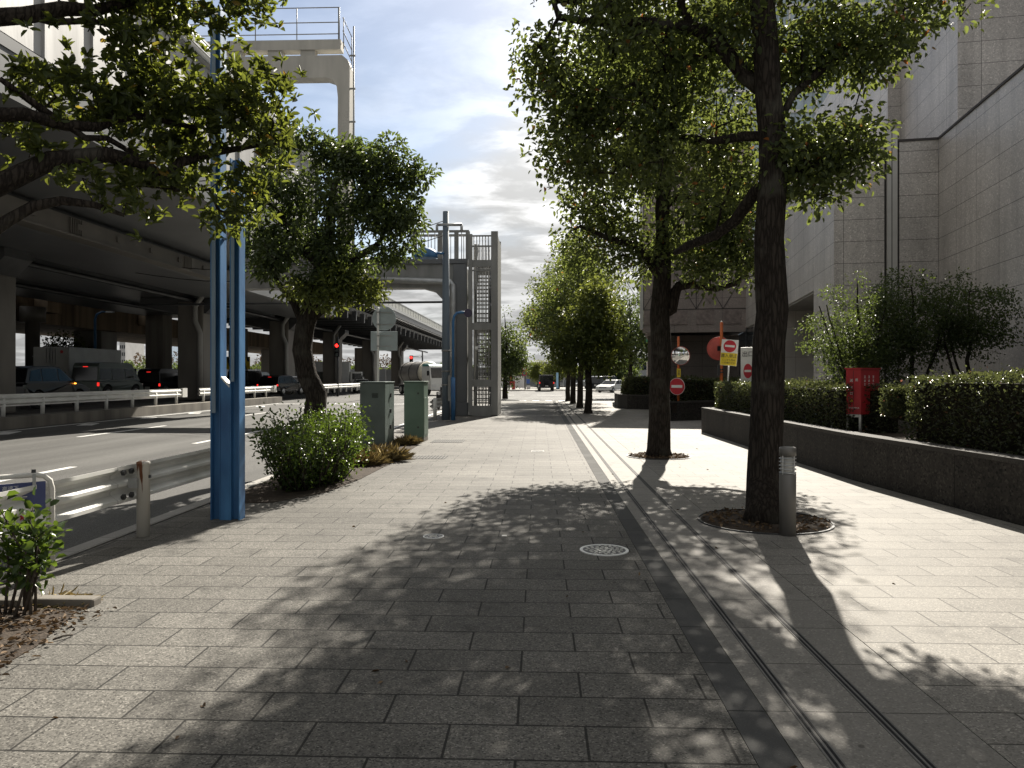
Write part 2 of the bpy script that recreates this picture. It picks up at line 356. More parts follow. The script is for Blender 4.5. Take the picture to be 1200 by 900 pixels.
def words(text, size, mat, parent, M, name='lettering', depth=.002, local=False):
    """writing as a thin mesh; M places it (x along the line, y up, z out of the face)"""
    c = bpy.data.curves.new(name, 'FONT'); c.body = text; c.size = size; c.align_x = 'CENTER'; c.align_y = 'CENTER'; c.extrude = depth
    t = bpy.data.objects.new(name, c); COL.objects.link(t)
    me = bpy.data.meshes.new_from_object(t.evaluated_get(bpy.context.evaluated_depsgraph_get()))
    bpy.data.objects.remove(t); bpy.data.curves.remove(c)
    me.name = name; me.materials.clear(); me.materials.append(mat)
    off = Vector((0, 0, 0))
    if parent is not None and not local:
        p = parent
        while p is not None: off += p.location; p = p.parent
    me.transform(Matrix.Translation(-off) @ M)
    o = bpy.data.objects.new(name, me); COL.objects.link(o); o.parent = parent
    return o
def face(p, rz=0.0, tilt=0.0, back=0.0):
    """upright plate matrix at p whose normal looks to -Y turned by rz about Z, leaning sideways by tilt"""
    return Matrix.Translation(p) @ Matrix.Rotation(rz, 4, 'Z') @ Matrix.Rotation(math.radians(90) + back, 4, 'X') @ Matrix.Rotation(tilt, 4, 'Z')
# ------------------------------------------------------------------ materials
M = {}
M['asphalt'] = mk('asphalt', (.085, .084, .08), rough=.8, var=.28, scale=1.1, stretch=(1, .09, 1), speck=.55, speck_scale=90, bump=.5, bscale=150, spec=.2)
M['paver_left'] = mk_panel('granite_paving', (.125, .119, .107), .62, .31, .007, stains=.45, rough=.74, spec=.18, joint=.22, tone=.13, speck=.75, speck_scale=120, bump=.5, dirt=.22, shift=(.1, 0.0))
M['paver_right'] = mk_panel('pale_granite_paving', (.203, .192, .173), .62, .31, .006, stains=.4, rough=.7, spec=.16, joint=.28, tone=.08, speck=.5, speck_scale=120, bump=.35, dirt=.12, shift=(.22, .1))
M['band'] = mk_panel('dark_stone_band', (.085, .085, .083), .4, .6, .006, stains=.3, spec=.1, rough=.85, joint=.3, tone=.12, speck=.2, speck_scale=200, bump=.3, offset=0)
M['slab'] = mk_panel('smooth_granite_slab', (.20, .19, .172), .8, .6, .005, stains=.35, spec=.16, rough=.7, joint=.3, tone=.04, speck=.3, speck_scale=110, bump=.25, offset=0, dirt=.1)
M['kerb'] = mk_panel('kerb_concrete', (.30, .29, .27), .6, .6, .006, rough=.8, joint=.4, tone=.08, speck=.2, offset=0)
M['earth'] = mk('earth', (.052, .041, .032), rough=.95, var=.35, scale=6, bump=.8, bscale=40, speck=.4, speck_scale=90, spec=.2)
M['land'] = mk('land', (.11, .105, .095), rough=.95, var=.2, scale=.05)
M['paint_white'] = mk('road_paint', (.62, .62, .6), rough=.7, var=.22, scale=6, speck=.2, speck_scale=60)
M['concrete'] = mk('concrete', (.30, .285, .26), rough=.85, var=.2, scale=.7, speck=.08, stretch=(1, 1, .35))
M['concrete_dark'] = mk('stained_concrete', (.14, .128, .11), rough=.9, var=.35, scale=1.2, stretch=(1.5, 1.5, .12))
M['concrete_brown'] = mk('rust_streaked_concrete', (.20, .15, .10), rough=.9, var=.5, scale=1.1, stretch=(1.6, 1.6, .06))
M['steel_grey'] = mk('grey_painted_steel', (.22, .22, .21), rough=.5, var=.22, scale=2.2, stretch=(1, 1, .3))
M['drain_steel'] = mk('worn_drain_steel', (.15, .147, .14), rough=.85, spec=.1, var=.15)
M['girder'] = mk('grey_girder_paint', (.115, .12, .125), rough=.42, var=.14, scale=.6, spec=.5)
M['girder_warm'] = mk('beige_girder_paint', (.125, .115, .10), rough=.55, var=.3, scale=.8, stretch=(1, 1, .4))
M['portal'] = mk('portal_paint', (.40, .385, .345), rough=.55, var=.16, scale=1.4, stretch=(1, 1, .2))
M['galv'] = mk('galvanised_steel', (.42, .43, .43), rough=.42, metal=.6, var=.14, scale=5)
M['silver_panel'] = mk('silver_barrier_panel', (.36, .36, .355), rough=.5, metal=.25, var=.3, scale=.9, stretch=(1, 1, .15), bump=.25, bscale=6)
M['dark_metal'] = mk('dark_metal', (.05, .052, .055), rough=.45, metal=.3, var=.15)
M['black'] = mk('black_plastic', (.018, .018, .02), spec=.15, rough=.7, var=.2)
M['rubber'] = mk('tyre_rubber', (.02, .02, .021), rough=.8, var=.2)
M['white'] = mk('white_paint', (.74, .74, .72), rough=.45, var=.06, scale=4)
M['white_worn'] = mk('worn_white_paint', (.60, .59, .55), rough=.5, var=.13, scale=5, speck=.06, speck_scale=40)
M['rail_white'] = mk('guard_rail_paint', (.66, .66, .63), rough=.55, spec=.3, var=.14, scale=2.2, c2=(.72, .72, .69))
M['rust'] = mk('rust', (.20, .075, .03), rough=.85, var=.4, scale=25, bump=.4)
def post_rusty():
    m = bpy.data.materials.new('white_post_with_rust'); N, L, P = nodes_of(m); P.inputs['Roughness'].default_value = .55
    tc = N.new('ShaderNodeTexCoord'); mp = N.new('ShaderNodeMapping'); mp.inputs['Scale'].default_value = (22, 22, 2.2); L.new(tc.outputs['Object'], mp.inputs[0])
    n = N.new('ShaderNodeTexNoise'); n.inputs['Detail'].default_value = 5; n.inputs['Scale'].default_value = 1; L.new(mp.outputs[0], n.inputs[0])
    sp = N.new('ShaderNodeSeparateXYZ'); L.new(tc.outputs['Object'], sp.inputs[0])
    a = N.new('ShaderNodeMapRange'); a.inputs['From Min'].default_value = .3; a.inputs['From Max'].default_value = .72; a.inputs['To Min'].default_value = -.16; a.inputs['To Max'].default_value = .2; L.new(sp.outputs[2], a.inputs[0])
    ad = N.new('ShaderNodeMath'); ad.operation = 'ADD'; L.new(n.outputs[0], ad.inputs[0]); L.new(a.outputs[0], ad.inputs[1])
    r = N.new('ShaderNodeValToRGB'); r.color_ramp.elements[0].position = .62; r.color_ramp.elements[0].color = (.58, .56, .51, 1); r.color_ramp.elements[1].position = .68; r.color_ramp.elements[1].color = (.16, .06, .025, 1)
    L.new(ad.outputs[0], r.inputs[0]); L.new(r.outputs[0], P.inputs['Base Color'])
    return m
M['post_rusty'] = post_rusty()
M['blue'] = mk('blue_pole_paint', (.03, .12, .30), rough=.5, var=.3, scale=4, c2=(.06, .20, .41), stretch=(1, 1, .3), bump=.15, bscale=30)
M['blue_faded'] = mk('faded_blue_pole_paint', (.17, .235, .30), rough=.5, var=.2, scale=3, stretch=(1, 1, .3))
M['green_cab'] = mk('green_cabinet_paint', (.105, .16, .125), rough=.45, var=.12, scale=3)
M['green_cab2'] = mk('dull_green_cabinet_paint', (.12, .155, .145), rough=.42, var=.22, scale=2.2)
M['sign_back'] = mk('sign_back_metal', (.40, .46, .48), rough=.5, metal=.2, var=.1, scale=3)
M['sign_blue'] = mk('sign_navy', (.06, .075, .19), rough=.4, var=.06)
M['sign_red'] = mk('sign_red', (.50, .02, .035), rough=.4, var=.06)
M['sign_yellow'] = mk('sign_yellow', (.72, .55, .03), rough=.45, var=.06)
M['sign_green'] = mk('sign_green', (.02, .16, .08), rough=.4, var=.06)
M['orange'] = mk('orange_pole_paint', (.55, .13, .03), rough=.5, var=.12, scale=6)
M['red_box'] = mk('red_steel_paint', (.42, .022, .03), rough=.42, var=.08, scale=4)
M['red_back'] = mk('faded_red_paint', (.48, .09, .07), rough=.6, var=.12, scale=5)
M['letter_black'] = mk('black_lettering', (.03, .03, .035), rough=.6, var=.05)
M['letter_white'] = mk('white_lettering', (.75, .75, .74), rough=.6, var=.05)
M['stainless'] = mk('stainless_steel', (.55, .55, .54), rough=.3, metal=.9, var=.1, scale=8)
M['mirror'] = mk('mirror_surface', (.86, .87, .88), rough=.02, metal=1.0, var=.01)
M['wall_panel'] = mk_panel('granite_wall_panel', (.52, .488, .462), 1.2, .6, .009, rough=.42, offset=0, joint=.3, tone=.035, speck=.26, speck_scale=36, bump=.25, dirt=.16, stains=.12, streak=.2, shift=(0, .07))
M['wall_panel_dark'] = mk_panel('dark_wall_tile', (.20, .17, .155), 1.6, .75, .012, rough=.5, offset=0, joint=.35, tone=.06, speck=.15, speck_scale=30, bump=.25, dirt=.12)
M['wall_pink'] = mk_panel('pinkish_granite_panel', (.27, .23, .21), 1.3, 6.0, .01, rough=.6, offset=0, joint=.3, tone=.04, speck=.25, speck_scale=40, bump=.25)
M['wall_rough'] = mk('split_face_granite', (.23, .19, .175), rough=.9, var=.25, scale=5, bump=1.0, bscale=9)
M['joint'] = mk('joint_sealant', (.045, .04, .04), rough=.8)
M['wall_pale'] = mk_panel('pale_entrance_tile', (.42, .40, .37), 1.0, 1.2, .008, rough=.5, offset=0, joint=.5, tone=.03, speck=.08)
M['mullion'] = mk('pale_aluminium_cover', (.47, .46, .44), rough=.4, metal=.2, var=.05)
M['planter'] = mk_panel('washed_aggregate_wall', (.040, .036, .032), 2.4, 4.0, .012, rough=.8, offset=0, joint=.35, tone=.12, speck=1.0, speck_scale=38, bump=.6, dirt=.3, stains=.3, streak=.35, spec=.3)
M['coping'] = mk('planter_coping', (.06, .056, .052), rough=.8, spec=.2, var=.2, speck=.4, speck_scale=90)
M['glass_dark'] = mk_glass('dark_glass', (.02, .025, .028), alpha=.25)
M['glass_car'] = mk_glass('car_window_glass', (.008, .009, .010), rough=.12, alpha=.25)
M['glass_tower'] = mk_panel('curtain_wall_glass', (.34, .42, .48), 1.5, 3.6, .1, rough=.16, offset=0, joint=.55, tone=.12, speck=.02, bump=.05, spec=.9)
M['glass_blue'] = mk_panel('blue_curtain_wall_glass', (.10, .34, .60), 1.5, 1.9, .09, rough=.15, offset=0, joint=.5, tone=.15, speck=.02, bump=.05, spec=.8)
M['bark'] = mk_bark('furrowed_bark', (.017, .014, .012), (.044, .037, .031), (.08, .076, .064))
M['twig'] = mk('twig_bark', (.065, .055, .045), rough=.9, var=.3, scale=20, spec=.2)
M['leaf_camphor'] = mk_leaf('camphor_leaf', (.032, .052, .020), (.084, .110, .038), (.29, .35, .075), tf=.36, odd=(.22, .08, .02))
M['leaf_dark'] = mk_leaf('dark_evergreen_leaf', (.026, .042, .019), (.060, .086, .034), (.22, .29, .06), tf=.31)
M['leaf_light'] = mk_leaf('pale_sun_tinted_leaf', (.034, .052, .014), (.082, .108, .026), (.30, .34, .06), tf=.32)  # paler leaf; on sunlit crowns the sunlight is put into this colour
M['leaf_near'] = mk_leaf('whorled_evergreen_leaf', (.022, .036, .012), (.055, .078, .022), (.32, .37, .05), tf=.32, odd=(.28, .16, .02))
M['leaf_shrub'] = mk_leaf('glossy_shrub_leaf', (.018, .038, .010), (.045, .08, .018), (.22, .33, .035), tf=.25, rough=.36)
M['leaf_hedge'] = mk_leaf('hedge_leaf', (.024, .033, .018), (.060, .070, .034), (.20, .23, .07), tf=.25, rough=.3, odd=(.20, .08, .05))
M['leaf_dry'] = mk_leaf('dry_leaf', (.07, .045, .028), (.18, .125, .075), (.2, .12, .05), tf=.1, rough=.8, spec=.2)
M['straw'] = mk_leaf('dry_grass', (.24, .19, .09), (.46, .39, .22), (.35, .25, .08), tf=.3, rough=.8, spec=.2)
M['core'] = mk('hedge_core_shade', (.022, .020, .014), rough=1.0, var=.5, scale=14, spec=.1, bump=.6, bscale=20)  # near-black colour carrying the shade inside the hedges
M['red_lamp'] = mk_emit('red_lamp', (1.0, .02, .015), 2.2)
M['tail_lamp'] = mk_emit('tail_lamp', (.75, .02, .015), .7)
M['amber_lamp'] = mk_emit('amber_lamp', (1.0, .32, .03), 3.0)
M['head_lamp'] = mk('head_lamp_glass', (.7, .7, .7), rough=.1, metal=.3, var=.02)
M['lens_off'] = mk('unlit_lens', (.03, .05, .045), rough=.2)
M['diffuser'] = mk('lamp_diffuser', (.55, .55, .52), rough=.25, var=.03)
M['bollard'] = mk('bollard_paint', (.16, .155, .145), rough=.45, metal=.2, var=.06)
M['far_wall'] = mk('far_building_wall', (.40, .40, .40), rough=.8, var=.1, scale=.3)
M['far_grey'] = mk('far_grey_wall', (.22, .23, .24), rough=.8, var=.12, scale=.3)
M['far_white'] = mk('far_white_panel', (.66, .66, .65), rough=.7, var=.08, scale=.5)
M['far_blue'] = mk('pale_blue_tower', (.36, .45, .56), rough=.4, var=.05, scale=.05)

# ------------------------------------------------------------------ the setting
def S(name, mb, mat): return tag(mb.build(name, mat), kind='structure')
S('ground', MB().box(-1500, 1500, -400, 3000, -1.0, -.20), M['land'])
S('road', MB().box(-17.6, -4.38, -30, 50.6, -.5, -.13), M['asphalt'])
S('far_carriageway', MB().box(-36, -18.0, -30, 50.6, -.5, .15), M['asphalt'])
S('cross_road', MB().box(-120, 140, 50.62, 93, -.5, -.126), M['asphalt'])
S('far_pavement', MB().box(-60, 90, 93.02, 118, -.5, -.02), M['slab'])
S('far_side_pavement', MB().box(-60, -36.02, -30, 50.6, -.5, .25), M['kerb'])
S('median', MB().box(-18.6, -17.62, -30, 50.3, -.5, .26), M['concrete_dark'])
S('kerb', MB().box(-4.36, -4.18, -30, 50.3, -.5, .012), M['kerb'])
# pavement: dark granite field, dark band, smooth slabs, pale field
S('pavement', MB().box(-4.17, .90, -8, 50.3, -.5, 0), M['paver_left'])
S('pavement_band', MB().box(.904, 1.08, -8, 50.3, -.5, -.001), M['band'])
S('pavement_slabs', MB().box(1.084, 1.95, -8, 50.3, -.5, 0), M['slab'])
S('plaza_paving', MB().box(1.954, 60, -8, 50.3, -.5, .001), M['paver_right'])
S('pavement_kerb', MB().box(-4.17, 60, 50.31, 50.6, -.5, -.02), M['kerb'])
mk_ = MB()
for i in range(9):                                   # zebra crossing seen beyond the pavement's end
    x = -6.2 + i * .95
    mk_.box(x, x + .5, 51.4, 54.8, -.13, -.120)
for y in np.arange(9, 50, 10.0):                     # lane dashes
    mk_.box(-9.05, -8.9, y, y + 5, -.134, -.126); mk_.box(-13.4, -13.25, y + 2, y + 7, -.134, -.126)
mk_.box(-17.15, -17.0, -20, 48, -.134, -.126); mk_.box(-5.05, -4.9, 20, 48, -.134, -.126)
for y in np.arange(14, 46, 4.2): mk_.obox((-16.5, y, -.130), (.5, 1.3, .008), rz=.35)
for y in (59, 62.2): mk_.box(-14, 12, y, y + .15, -.13, -.120)
for i in range(8): mk_.box(-14 + i * 4.6, -11.6 + i * 4.6, 71, 71.4, -.13, -.120)
S('road_markings', mk_, M['paint_white'])
mk_ = MB()
mk_.box(-17, -5.2, 47.2, 47.6, -.134, -.126)
S('stop_line', mk_, M['paint_white'])

def drain(x, label):
    t = empty('drainage_slot', (x, 20, 0), label, 'drain channel', 'twin drainage slots along the pavement')
    MB().box(x - .030, x + .030, -6, 50, -.01, .0035).build('slot_frame', M['drain_steel'], t)
    s = MB()
    for k in (-.013, .013): s.box(x + k - .0055, x + k + .0055, -6, 50, -.005, .0065)
    s.build('slot', M['black'], t)
drain(1.235, 'slotted steel drain channel nearest the dark stone band, along the pale slabs')
drain(1.60, 'slotted steel drain channel beside the tree pits, farther from the dark stone band')

def manhole(u, v, r, label, dots):
    p = G(u, v); t = empty('manhole_cover', p, label, 'manhole cover')
    n = 40
    def ring(a, b, z0, z1, mb):
        vs = []
        for q in range(n):
            c, s_ = math.cos(2 * math.pi * q / n), math.sin(2 * math.pi * q / n)
            vs += [(p.x + a * c, p.y + a * s_, z0), (p.x + b * c, p.y + b * s_, z0), (p.x + a * c, p.y + a * s_, z1), (p.x + b * c, p.y + b * s_, z1)]
        fs = []
        for q in range(n):
            i, j = q * 4, (q + 1) % n * 4
            fs += [(i + 2, i + 3, j + 3, j + 2), (i + 1, j + 1, j + 3, i + 3), (i, i + 2, j + 2, j)]
        mb.add(vs, fs)
    MB().lathe((p.x, p.y, 0), [(r * .9, -.01), (r * .9, .004)], n=n).build('plate', M['dark_metal'], t)
    f = MB(); ring(r * .88, r, -.01, .008, f); f.build('rim', M['white'], t)
    g = MB(); rng = random.Random(int(u))
    for k in range(dots):
        rr = r * .8 * math.sqrt((k + .5) / dots); q = k * 2.39996
        g.obox((p.x + rr * math.cos(q), p.y + rr * math.sin(q), .006), (r * .12, r * .09, .008), rz=q * 1.3)
    ring(r * .26, r * .32, 0, .009, g)
    g.build('raised_pattern', M['white_worn'], t)
manhole(708, 645, .225, 'large round manhole cover with bright patterned face in the shaded paving', 46)
manhole(508, 629, .105, 'small round valve cover in the paving left of the large manhole cover', 18)
manhole(630, 529, .14, 'round cover in sunlit paving farther along, mid pavement', 22)
for (u, v, w, l, lab) in ((497, 536, .9, .6, 'square steel drain grate beside dry grass near the grey-green cabinet'), (525, 517, .8, .8, 'square drain grate in front of the pale green cabinet')):
    p = G(u, v); t = empty('drain_grate', p, lab, 'drain grate')
    MB().box(p.x - w / 2, p.x + w / 2, p.y - l / 2, p.y + l / 2, -.01, .003).build('grate_bed', M['black'], t)
    g = MB()
    for k in range(14):
        x = p.x - w / 2 + (k + .5) * w / 14; g.box(x - .016, x + .016, p.y - l / 2, p.y + l / 2, -.01, .008)
    g.build('grate', M['drain_steel'], t)
p = G(591, 628)
tag(MB().box(p.x - .025, p.x + .025, p.y - .025, p.y + .025, -.01, .005).build('survey_marker', M['white_worn']), 'tiny square white survey plate set in the shaded paving', 'marker')
# ------------------------------------------------------------------ the elevated expressway over the median
via = empty('elevated_expressway', (-20, 20, 0), 'long grey steel expressway on piers over the road, silver noise barrier on its edge', 'viaduct')
g = MB()
g.prism([(-12.3, 8.1), (-12.3, 9.45), (-12.55, 9.55), (-34, 9.55), (-34, 7.75), (-16.3, 7.35)], -40, 41, 'XZ')
g.box(-12.36, -12.27, -40, 41, 9.2, 9.48)
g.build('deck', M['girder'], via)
g = MB()
g.box(-16.55, -16.05, -40, 41, 6.5, 7.12)                    # edge girder web
for y in np.arange(-6, 41, 2.4): g.box(-16.04, -15.98, y, y + .22, 6.72, 6.92)     # bolted plates
for y in np.arange(-8, 41, 8.2):
    for k in range(6): g.box(-16.04, -15.985, y + k * .12, y + k * .12 + .04, 6.55, 7.08)
g.box(-16.55, -15.95, -40, 41, 6.44, 6.5)
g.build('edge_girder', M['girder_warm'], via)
g = MB(); g.box(-16.95, -16.4, -40, 41, 7.12, 7.34); g.build('recess_shade', M['dark_metal'], via)  # solid dark strip standing in for the shaded recess above the girder
g = MB()
for x0, x1 in ((-20.8, -16.6), (-26.2, -21.6), (-31.5, -27.0)):
    g.prism([(x0, 7.2), (x1, 7.2), (x1, 6.52), (x1 - .25, 6.46), (x0 + .25, 6.46), (x0, 6.52)], -40, 60, 'XZ')
g.build('box_girder', M['girder'], via)
g = MB()
for y in np.arange(-20, 140, 3.1): g.box(-31, -16.6, y, y + .25, 6.75, 7.6)
for x in (-21.2, -26.6): g.tube([(x, -20, 6.3), (x, 140, 6.3)], .12)
g.build('cross_beam', M['dark_metal'], via)
g = MB()
g.box(-12.52, -12.34, -40, 41, 9.55, 13.15)
for y in np.arange(-40, 41.1, 2.0): g.box(-12.34, -12.27, y, y + .12, 9.2, 13.2)
g.build('noise_barrier', M['silver_panel'], via)
g = MB(); g.tube([(-12.45, -40, 13.5), (-12.45, 41.2, 13.5)], .42, n=20)
for k in range(9):
    a = R(-50 + k * 25); g.beam((-12.45 + .43 * math.cos(a), -40, 13.5 + .43 * math.sin(a)), (-12.45 + .43 * math.cos(a), 41.25, 13.5 + .43 * math.sin(a)), .05, .05)
g.build('barrier_cap', M['galv'], via)
# farther stretch: narrower deck, lower translucent screen
g = MB()
g.prism([(-16.6, 8.55), (-16.6, 9.25), (-34, 9.25), (-34, 7.9), (-17.6, 7.9)], 41.05, 150, 'XZ')
g.build('deck', M['girder'], via)
g = MB(); g.box(-17.5, -17.0, 41.05, 150, 7.3, 7.95)
for y in np.arange(42, 150, 1.6): g.box(-17.0, -16.95, y, y + .2, 7.55, 7.75)
g.build('edge_girder', M['girder_warm'], via)
g = MB()
for y in np.arange(41.5, 150, 1.25): g.beam((-17.35, y, 7.95), (-16.55, y, 8.55), .16, .16)
g.box(-16.62, -16.45, 41.05, 150, 8.5, 8.75); g.tube([(-16.4, 41.1, 8.3), (-16.4, 150, 8.3)], .08)
g.build('bracket', M['dark_metal'], via)
g = MB()
for y in np.arange(41.1, 150, 2.0): g.box(-16.6, -16.52, y, y + .09, 9.2, 10.35)
g.box(-16.62, -16.5, 41.05, 150, 10.3, 10.38); g.box(-16.6, -16.5, 41.05, 150, 9.2, 9.5)
g.build('screen_frame', M['galv'], via)
m = bpy.data.materials.new('translucent_screen'); N, L, P = nodes_of(m)
P.inputs['Base Color'].default_value = (.62, .63, .6, 1); P.inputs['Roughness'].default_value = .3; P.inputs['Transmission Weight'].default_value = .0
tr = N.new('ShaderNodeBsdfTranslucent'); tr.inputs[0].default_value = (.8, .8, .76, 1); mx = N.new('ShaderNodeMixShader'); mx.inputs[0].default_value = .5
nn = N.new('ShaderNodeTexNoise'); nn.inputs['Scale'].default_value = 2; rr_ = N.new('ShaderNodeMapRange'); rr_.inputs['To Min'].default_value = .2; rr_.inputs['To Max'].default_value = .5
L.new(nn.outputs[0], rr_.inputs[0]); L.new(rr_.outputs[0], P.inputs['Roughness'])
L.new(P.outputs[0], mx.inputs[1]); L.new(tr.outputs[0], mx.inputs[2]); L.new(mx.outputs[0], N['Material Output'].inputs[0])
MB().box(-16.58, -16.55, 41.05, 150, 9.5, 10.32).build('noise_screen', m, via)
g = MB(); g.box(-34.2, -33.9, -40, 150, 9.2, 11); g.build('parapet', M['concrete'], via)
for y in (10, 26.7, 44.6, 60, 75, 92, 110):
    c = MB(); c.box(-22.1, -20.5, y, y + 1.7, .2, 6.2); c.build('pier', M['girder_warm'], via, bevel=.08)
    h = MB(); h.prism([(-24.5, 6.44), (-19.8, 6.44), (-19.8, 6.1), (-20.4, 5.5), (-22.2, 5.5), (-24.5, 6.0)], y + .1, y + 1.6, 'XZ'); h.build('crosshead', M['dark_metal'], via)
    d = MB(); d.tube([(-20.2, y - .25, 6.9), (-20.6, y - .25, 6.3), (-20.9, y - .2, 5.9), (-20.9, y - .2, 5.0), (-20.6, y - .2, 4.3), (-20.6, y - .2, .3)], .16, n=10); d.build('drain_pipe', M['steel_grey'], via)
    if y > 20:
        c = MB(); c.box(-30.6, -29.2, y + 12, y + 13.5, .2, 6.46); c.build('pier', M['concrete_dark'], via, bevel=.08)
g = MB(); g.tube([(-16.2, 58, 7.6), (-16.2, 58, 6.9), (-16.25, 57.7, 6.6), (-16.6, 57.5, 6.5), (-17.3, 57.5, 6.6)], .11); g.build('drain_pipe', M['galv'], via)
# bracketed pipework under the near deck edge
g = MB(); g.tube([(-12.1, 14.2, 9.4), (-12.1, 14.2, 8.6), (-12.2, 14.2, 8.35), (-12.6, 14.2, 8.3), (-13.4, 14.2, 8.3)], .16, n=10); g.box(-12.6, -12.2, 13.5, 14.6, 8.5, 9.2); g.build('pipe_elbow', M['galv'], via)

# brown ramp behind
rp = empty('concrete_ramp', (-38, 50, 0), 'brown streaked concrete ramp on pale piers seen under the expressway', 'ramp')
g = MB(); g.prism([(-34.2, 5.3), (-34.2, 7.0), (-44, 7.0), (-44, 5.3)], 30, 120, 'XZ'); g.build('ramp_girder', M['concrete_brown'], rp)
for y in (49, 62): MB().box(-34.15, -33.2, y, y + 1.5, 6.0, 6.9).build('bearing_block', M['concrete_brown'], rp)
for y in (58, 78, 98):
    MB().box(-37.2, -34.9, y, y + 2.2, 0, 5.3).build('ramp_pier', M['concrete'], rp, bevel=.06)
MB().lathe((-33.2, 47.5, 0), [(.42, .2), (.42, 5.2), (.75, 5.2), (.75, 6.2)], n=18).build('steel_post', M['girder_warm'], rp)
g = MB(); g.prism([(27, .2), (44, 5.2), (44, 4.6), (29, .2)], -40, -36.5, 'YZ'); g.build('stair_slope', M['concrete'], rp)
tag(MB().box(-60, -44.3, 10, 60, 0, 6.8).build('embankment_wall', M['concrete_dark']), 'dark concrete wall far behind the brown ramp', 'wall')

# ------------------------------------------------------------------ sign portal standing on the deck edge
sp = empty('sign_portal', (-11.9, 45.2, 0), 'pale cream steel portal frame with railed walkway rising above the expressway edge', 'portal frame')
Y0 = 44.4
g = MB()
outl = [(-12.2, 7.6), (-11.55, 7.6), (-11.5, 12), (-11.42, 20.4), (-11.55, 20.75), (-11.9, 21.05), (-34, 21.05), (-34, 19.7), (-12.9, 19.7), (-12.45, 19.55), (-12.22, 19.15), (-12.15, 18.5)]
g.prism(outl, Y0, Y0 + .85, 'XZ'); g.build('frame', M['portal'], sp)
g = MB(); g.box(-12.1, -11.46, Y0 - .02, Y0 - .001, 16.0, 17.7)
for zz in np.arange(16.05, 17.7, .17):
    for k in range(4): g.box(-12.08 + k * .15, -12.03 + k * .15, Y0 - .04, Y0 - .018, zz, zz + .05)
g.build('splice_plate', M['portal'], sp)
g = MB(); g.box(-30, -12.0, Y0 + .1, Y0 + .8, 21.45, 22.05); g.box(-34, -30.02, Y0 + .1, Y0 + .8, 21.45, 22.05)
for x in (-14.5, -16.5, -19, -22, -24.5, -27.5): g.box(x, x + .9, Y0 + .2, Y0 + .7, 21.06, 21.45)
g.build('walkway', M['portal'], sp)
g = MB()
xs = np.arange(-30, -12.05, 2.55)
for x in xs: g.tube([(x, Y0 + .15, 22.05), (x, Y0 + .15, 24.0)], .03, n=6)
g.tube([(-12.1, Y0 + .15, 22.05), (-12.1, Y0 + .15, 24.0)], .035, n=6)
for z in (22.4, 23.1, 24.0): g.tube([(-30, Y0 + .15, z), (-12.1, Y0 + .15, z)], .03, n=6)
for x, z0, z1 in ((-11.9, 21.6, 23.5), (-11.4, 20.4, 22.3)): g.tube([(x, Y0 + .4, z0), (x, Y0 + .4, z1)], .03, n=6)
for dz in (0, -.8, -1.5): g.tube([(-11.95, Y0 + .4, 23.5 + dz), (-11.4, Y0 + .4, 22.3 + dz)], .03, n=6)
g.build('railing', M['steel_grey'], sp)
g = MB(); g.tube([(-11.2, Y0 + .1, 8), (-11.2, Y0 + .1, 22.8)], .05, n=6)
for z in np.arange(9, 22, 2): g.box(-11.45, -11.1, Y0 + .05, Y0 + .15, z, z + .08)
g.build('conduit', M['steel_grey'], sp)
g = MB(); g.obox((-29.0, Y0 + .4, 22.6), (1.1, .7, .5)); g.build('camera_box', M['portal'], sp)
g = MB(); g.tube([(-12.75, Y0 + 6, 8), (-12.75, Y0 + 6, 19.0)], .10, n=8); g.build('rear_mast', M['dark_metal'], sp)

# ------------------------------------------------------------------ portal with a caged stair
D = 31.0
st = empty('stair_portal', W(550, 486, D).xy.to_3d(), 'grey steel portal over the road ending in a tall barred stair tower on the pavement', 'stair tower')
def X(u, d=D): return W(u, HOR, d).x
def Z(v, d=D): return EYE - (v - HOR) / FPX * d
yp = W(550, HOR, D).y
g = MB()
xc0, xc1 = X(523), X(547)
g.prism([(xc1, 0), (xc1, Z(314)), (xc1 - .35, Z(309)), (-12.2, Z(309)), (-12.2, 8.08), (-12.7, 8.08), (-12.7, Z(337)), (xc0 - 1.0, Z(337)), (xc0 - .5, Z(341)), (xc0 - .12, Z(352)), (xc0, Z(368)), (xc0, 0)], yp, yp + .7, 'XZ')
g.build('portal_frame', M['steel_grey'], st)
g = MB(); g.box(xc1 - .55, xc1 + .02, yp - .16, yp - .01, .55, Z(310)); g.box(xc1 - .62, xc1 + .08, yp - .22, yp - .01, 0, .55); g.build('column_cover', M['girder'], st, bevel=.02)
g = MB(); g.box(-12.15, xc1 + .05, yp - .1, yp + .9, Z(309), Z(303.5)); g.build('walkway_deck', M['girder'], st)
g = MB(); zt = Z(271.5)
for x in np.arange(X(486), xc1 + .1, .28): g.tube([(x, yp - .05, Z(304)), (x, yp - .05, zt)], .018, n=5)
for x in (X(486), X(516), X(535), xc1 + .05): g.box(x - .09, x + .09, yp - .09, yp - .01, Z(304), zt)
g.box(X(485), xc1 + .1, yp - .08, yp - .02, zt - .04, zt + .06); g.box(X(485), xc1 + .1, yp + .8, yp + .86, zt - .04, zt + .06)
for x in np.arange(X(486), xc1 + .1, .28): g.tube([(x, yp + .83, Z(304)), (x, yp + .83, zt)], .018, n=5)
g.build('railing', M['steel_grey'], st)
g = MB(); g.tube([(X(415), yp - .22, Z(327)), (X(529), yp - .22, Z(331)), (X(531.5), yp - .22, Z(335)), (X(531.5), yp - .22, .05)], .13, n=10); g.build('rain_pipe', M['galv'], st)
g = MB(); g.tube([(-17, yp - .05, Z(356)), (xc0, yp - .05, Z(354))], .05, n=6); g.build('catenary', M['dark_metal'], st)
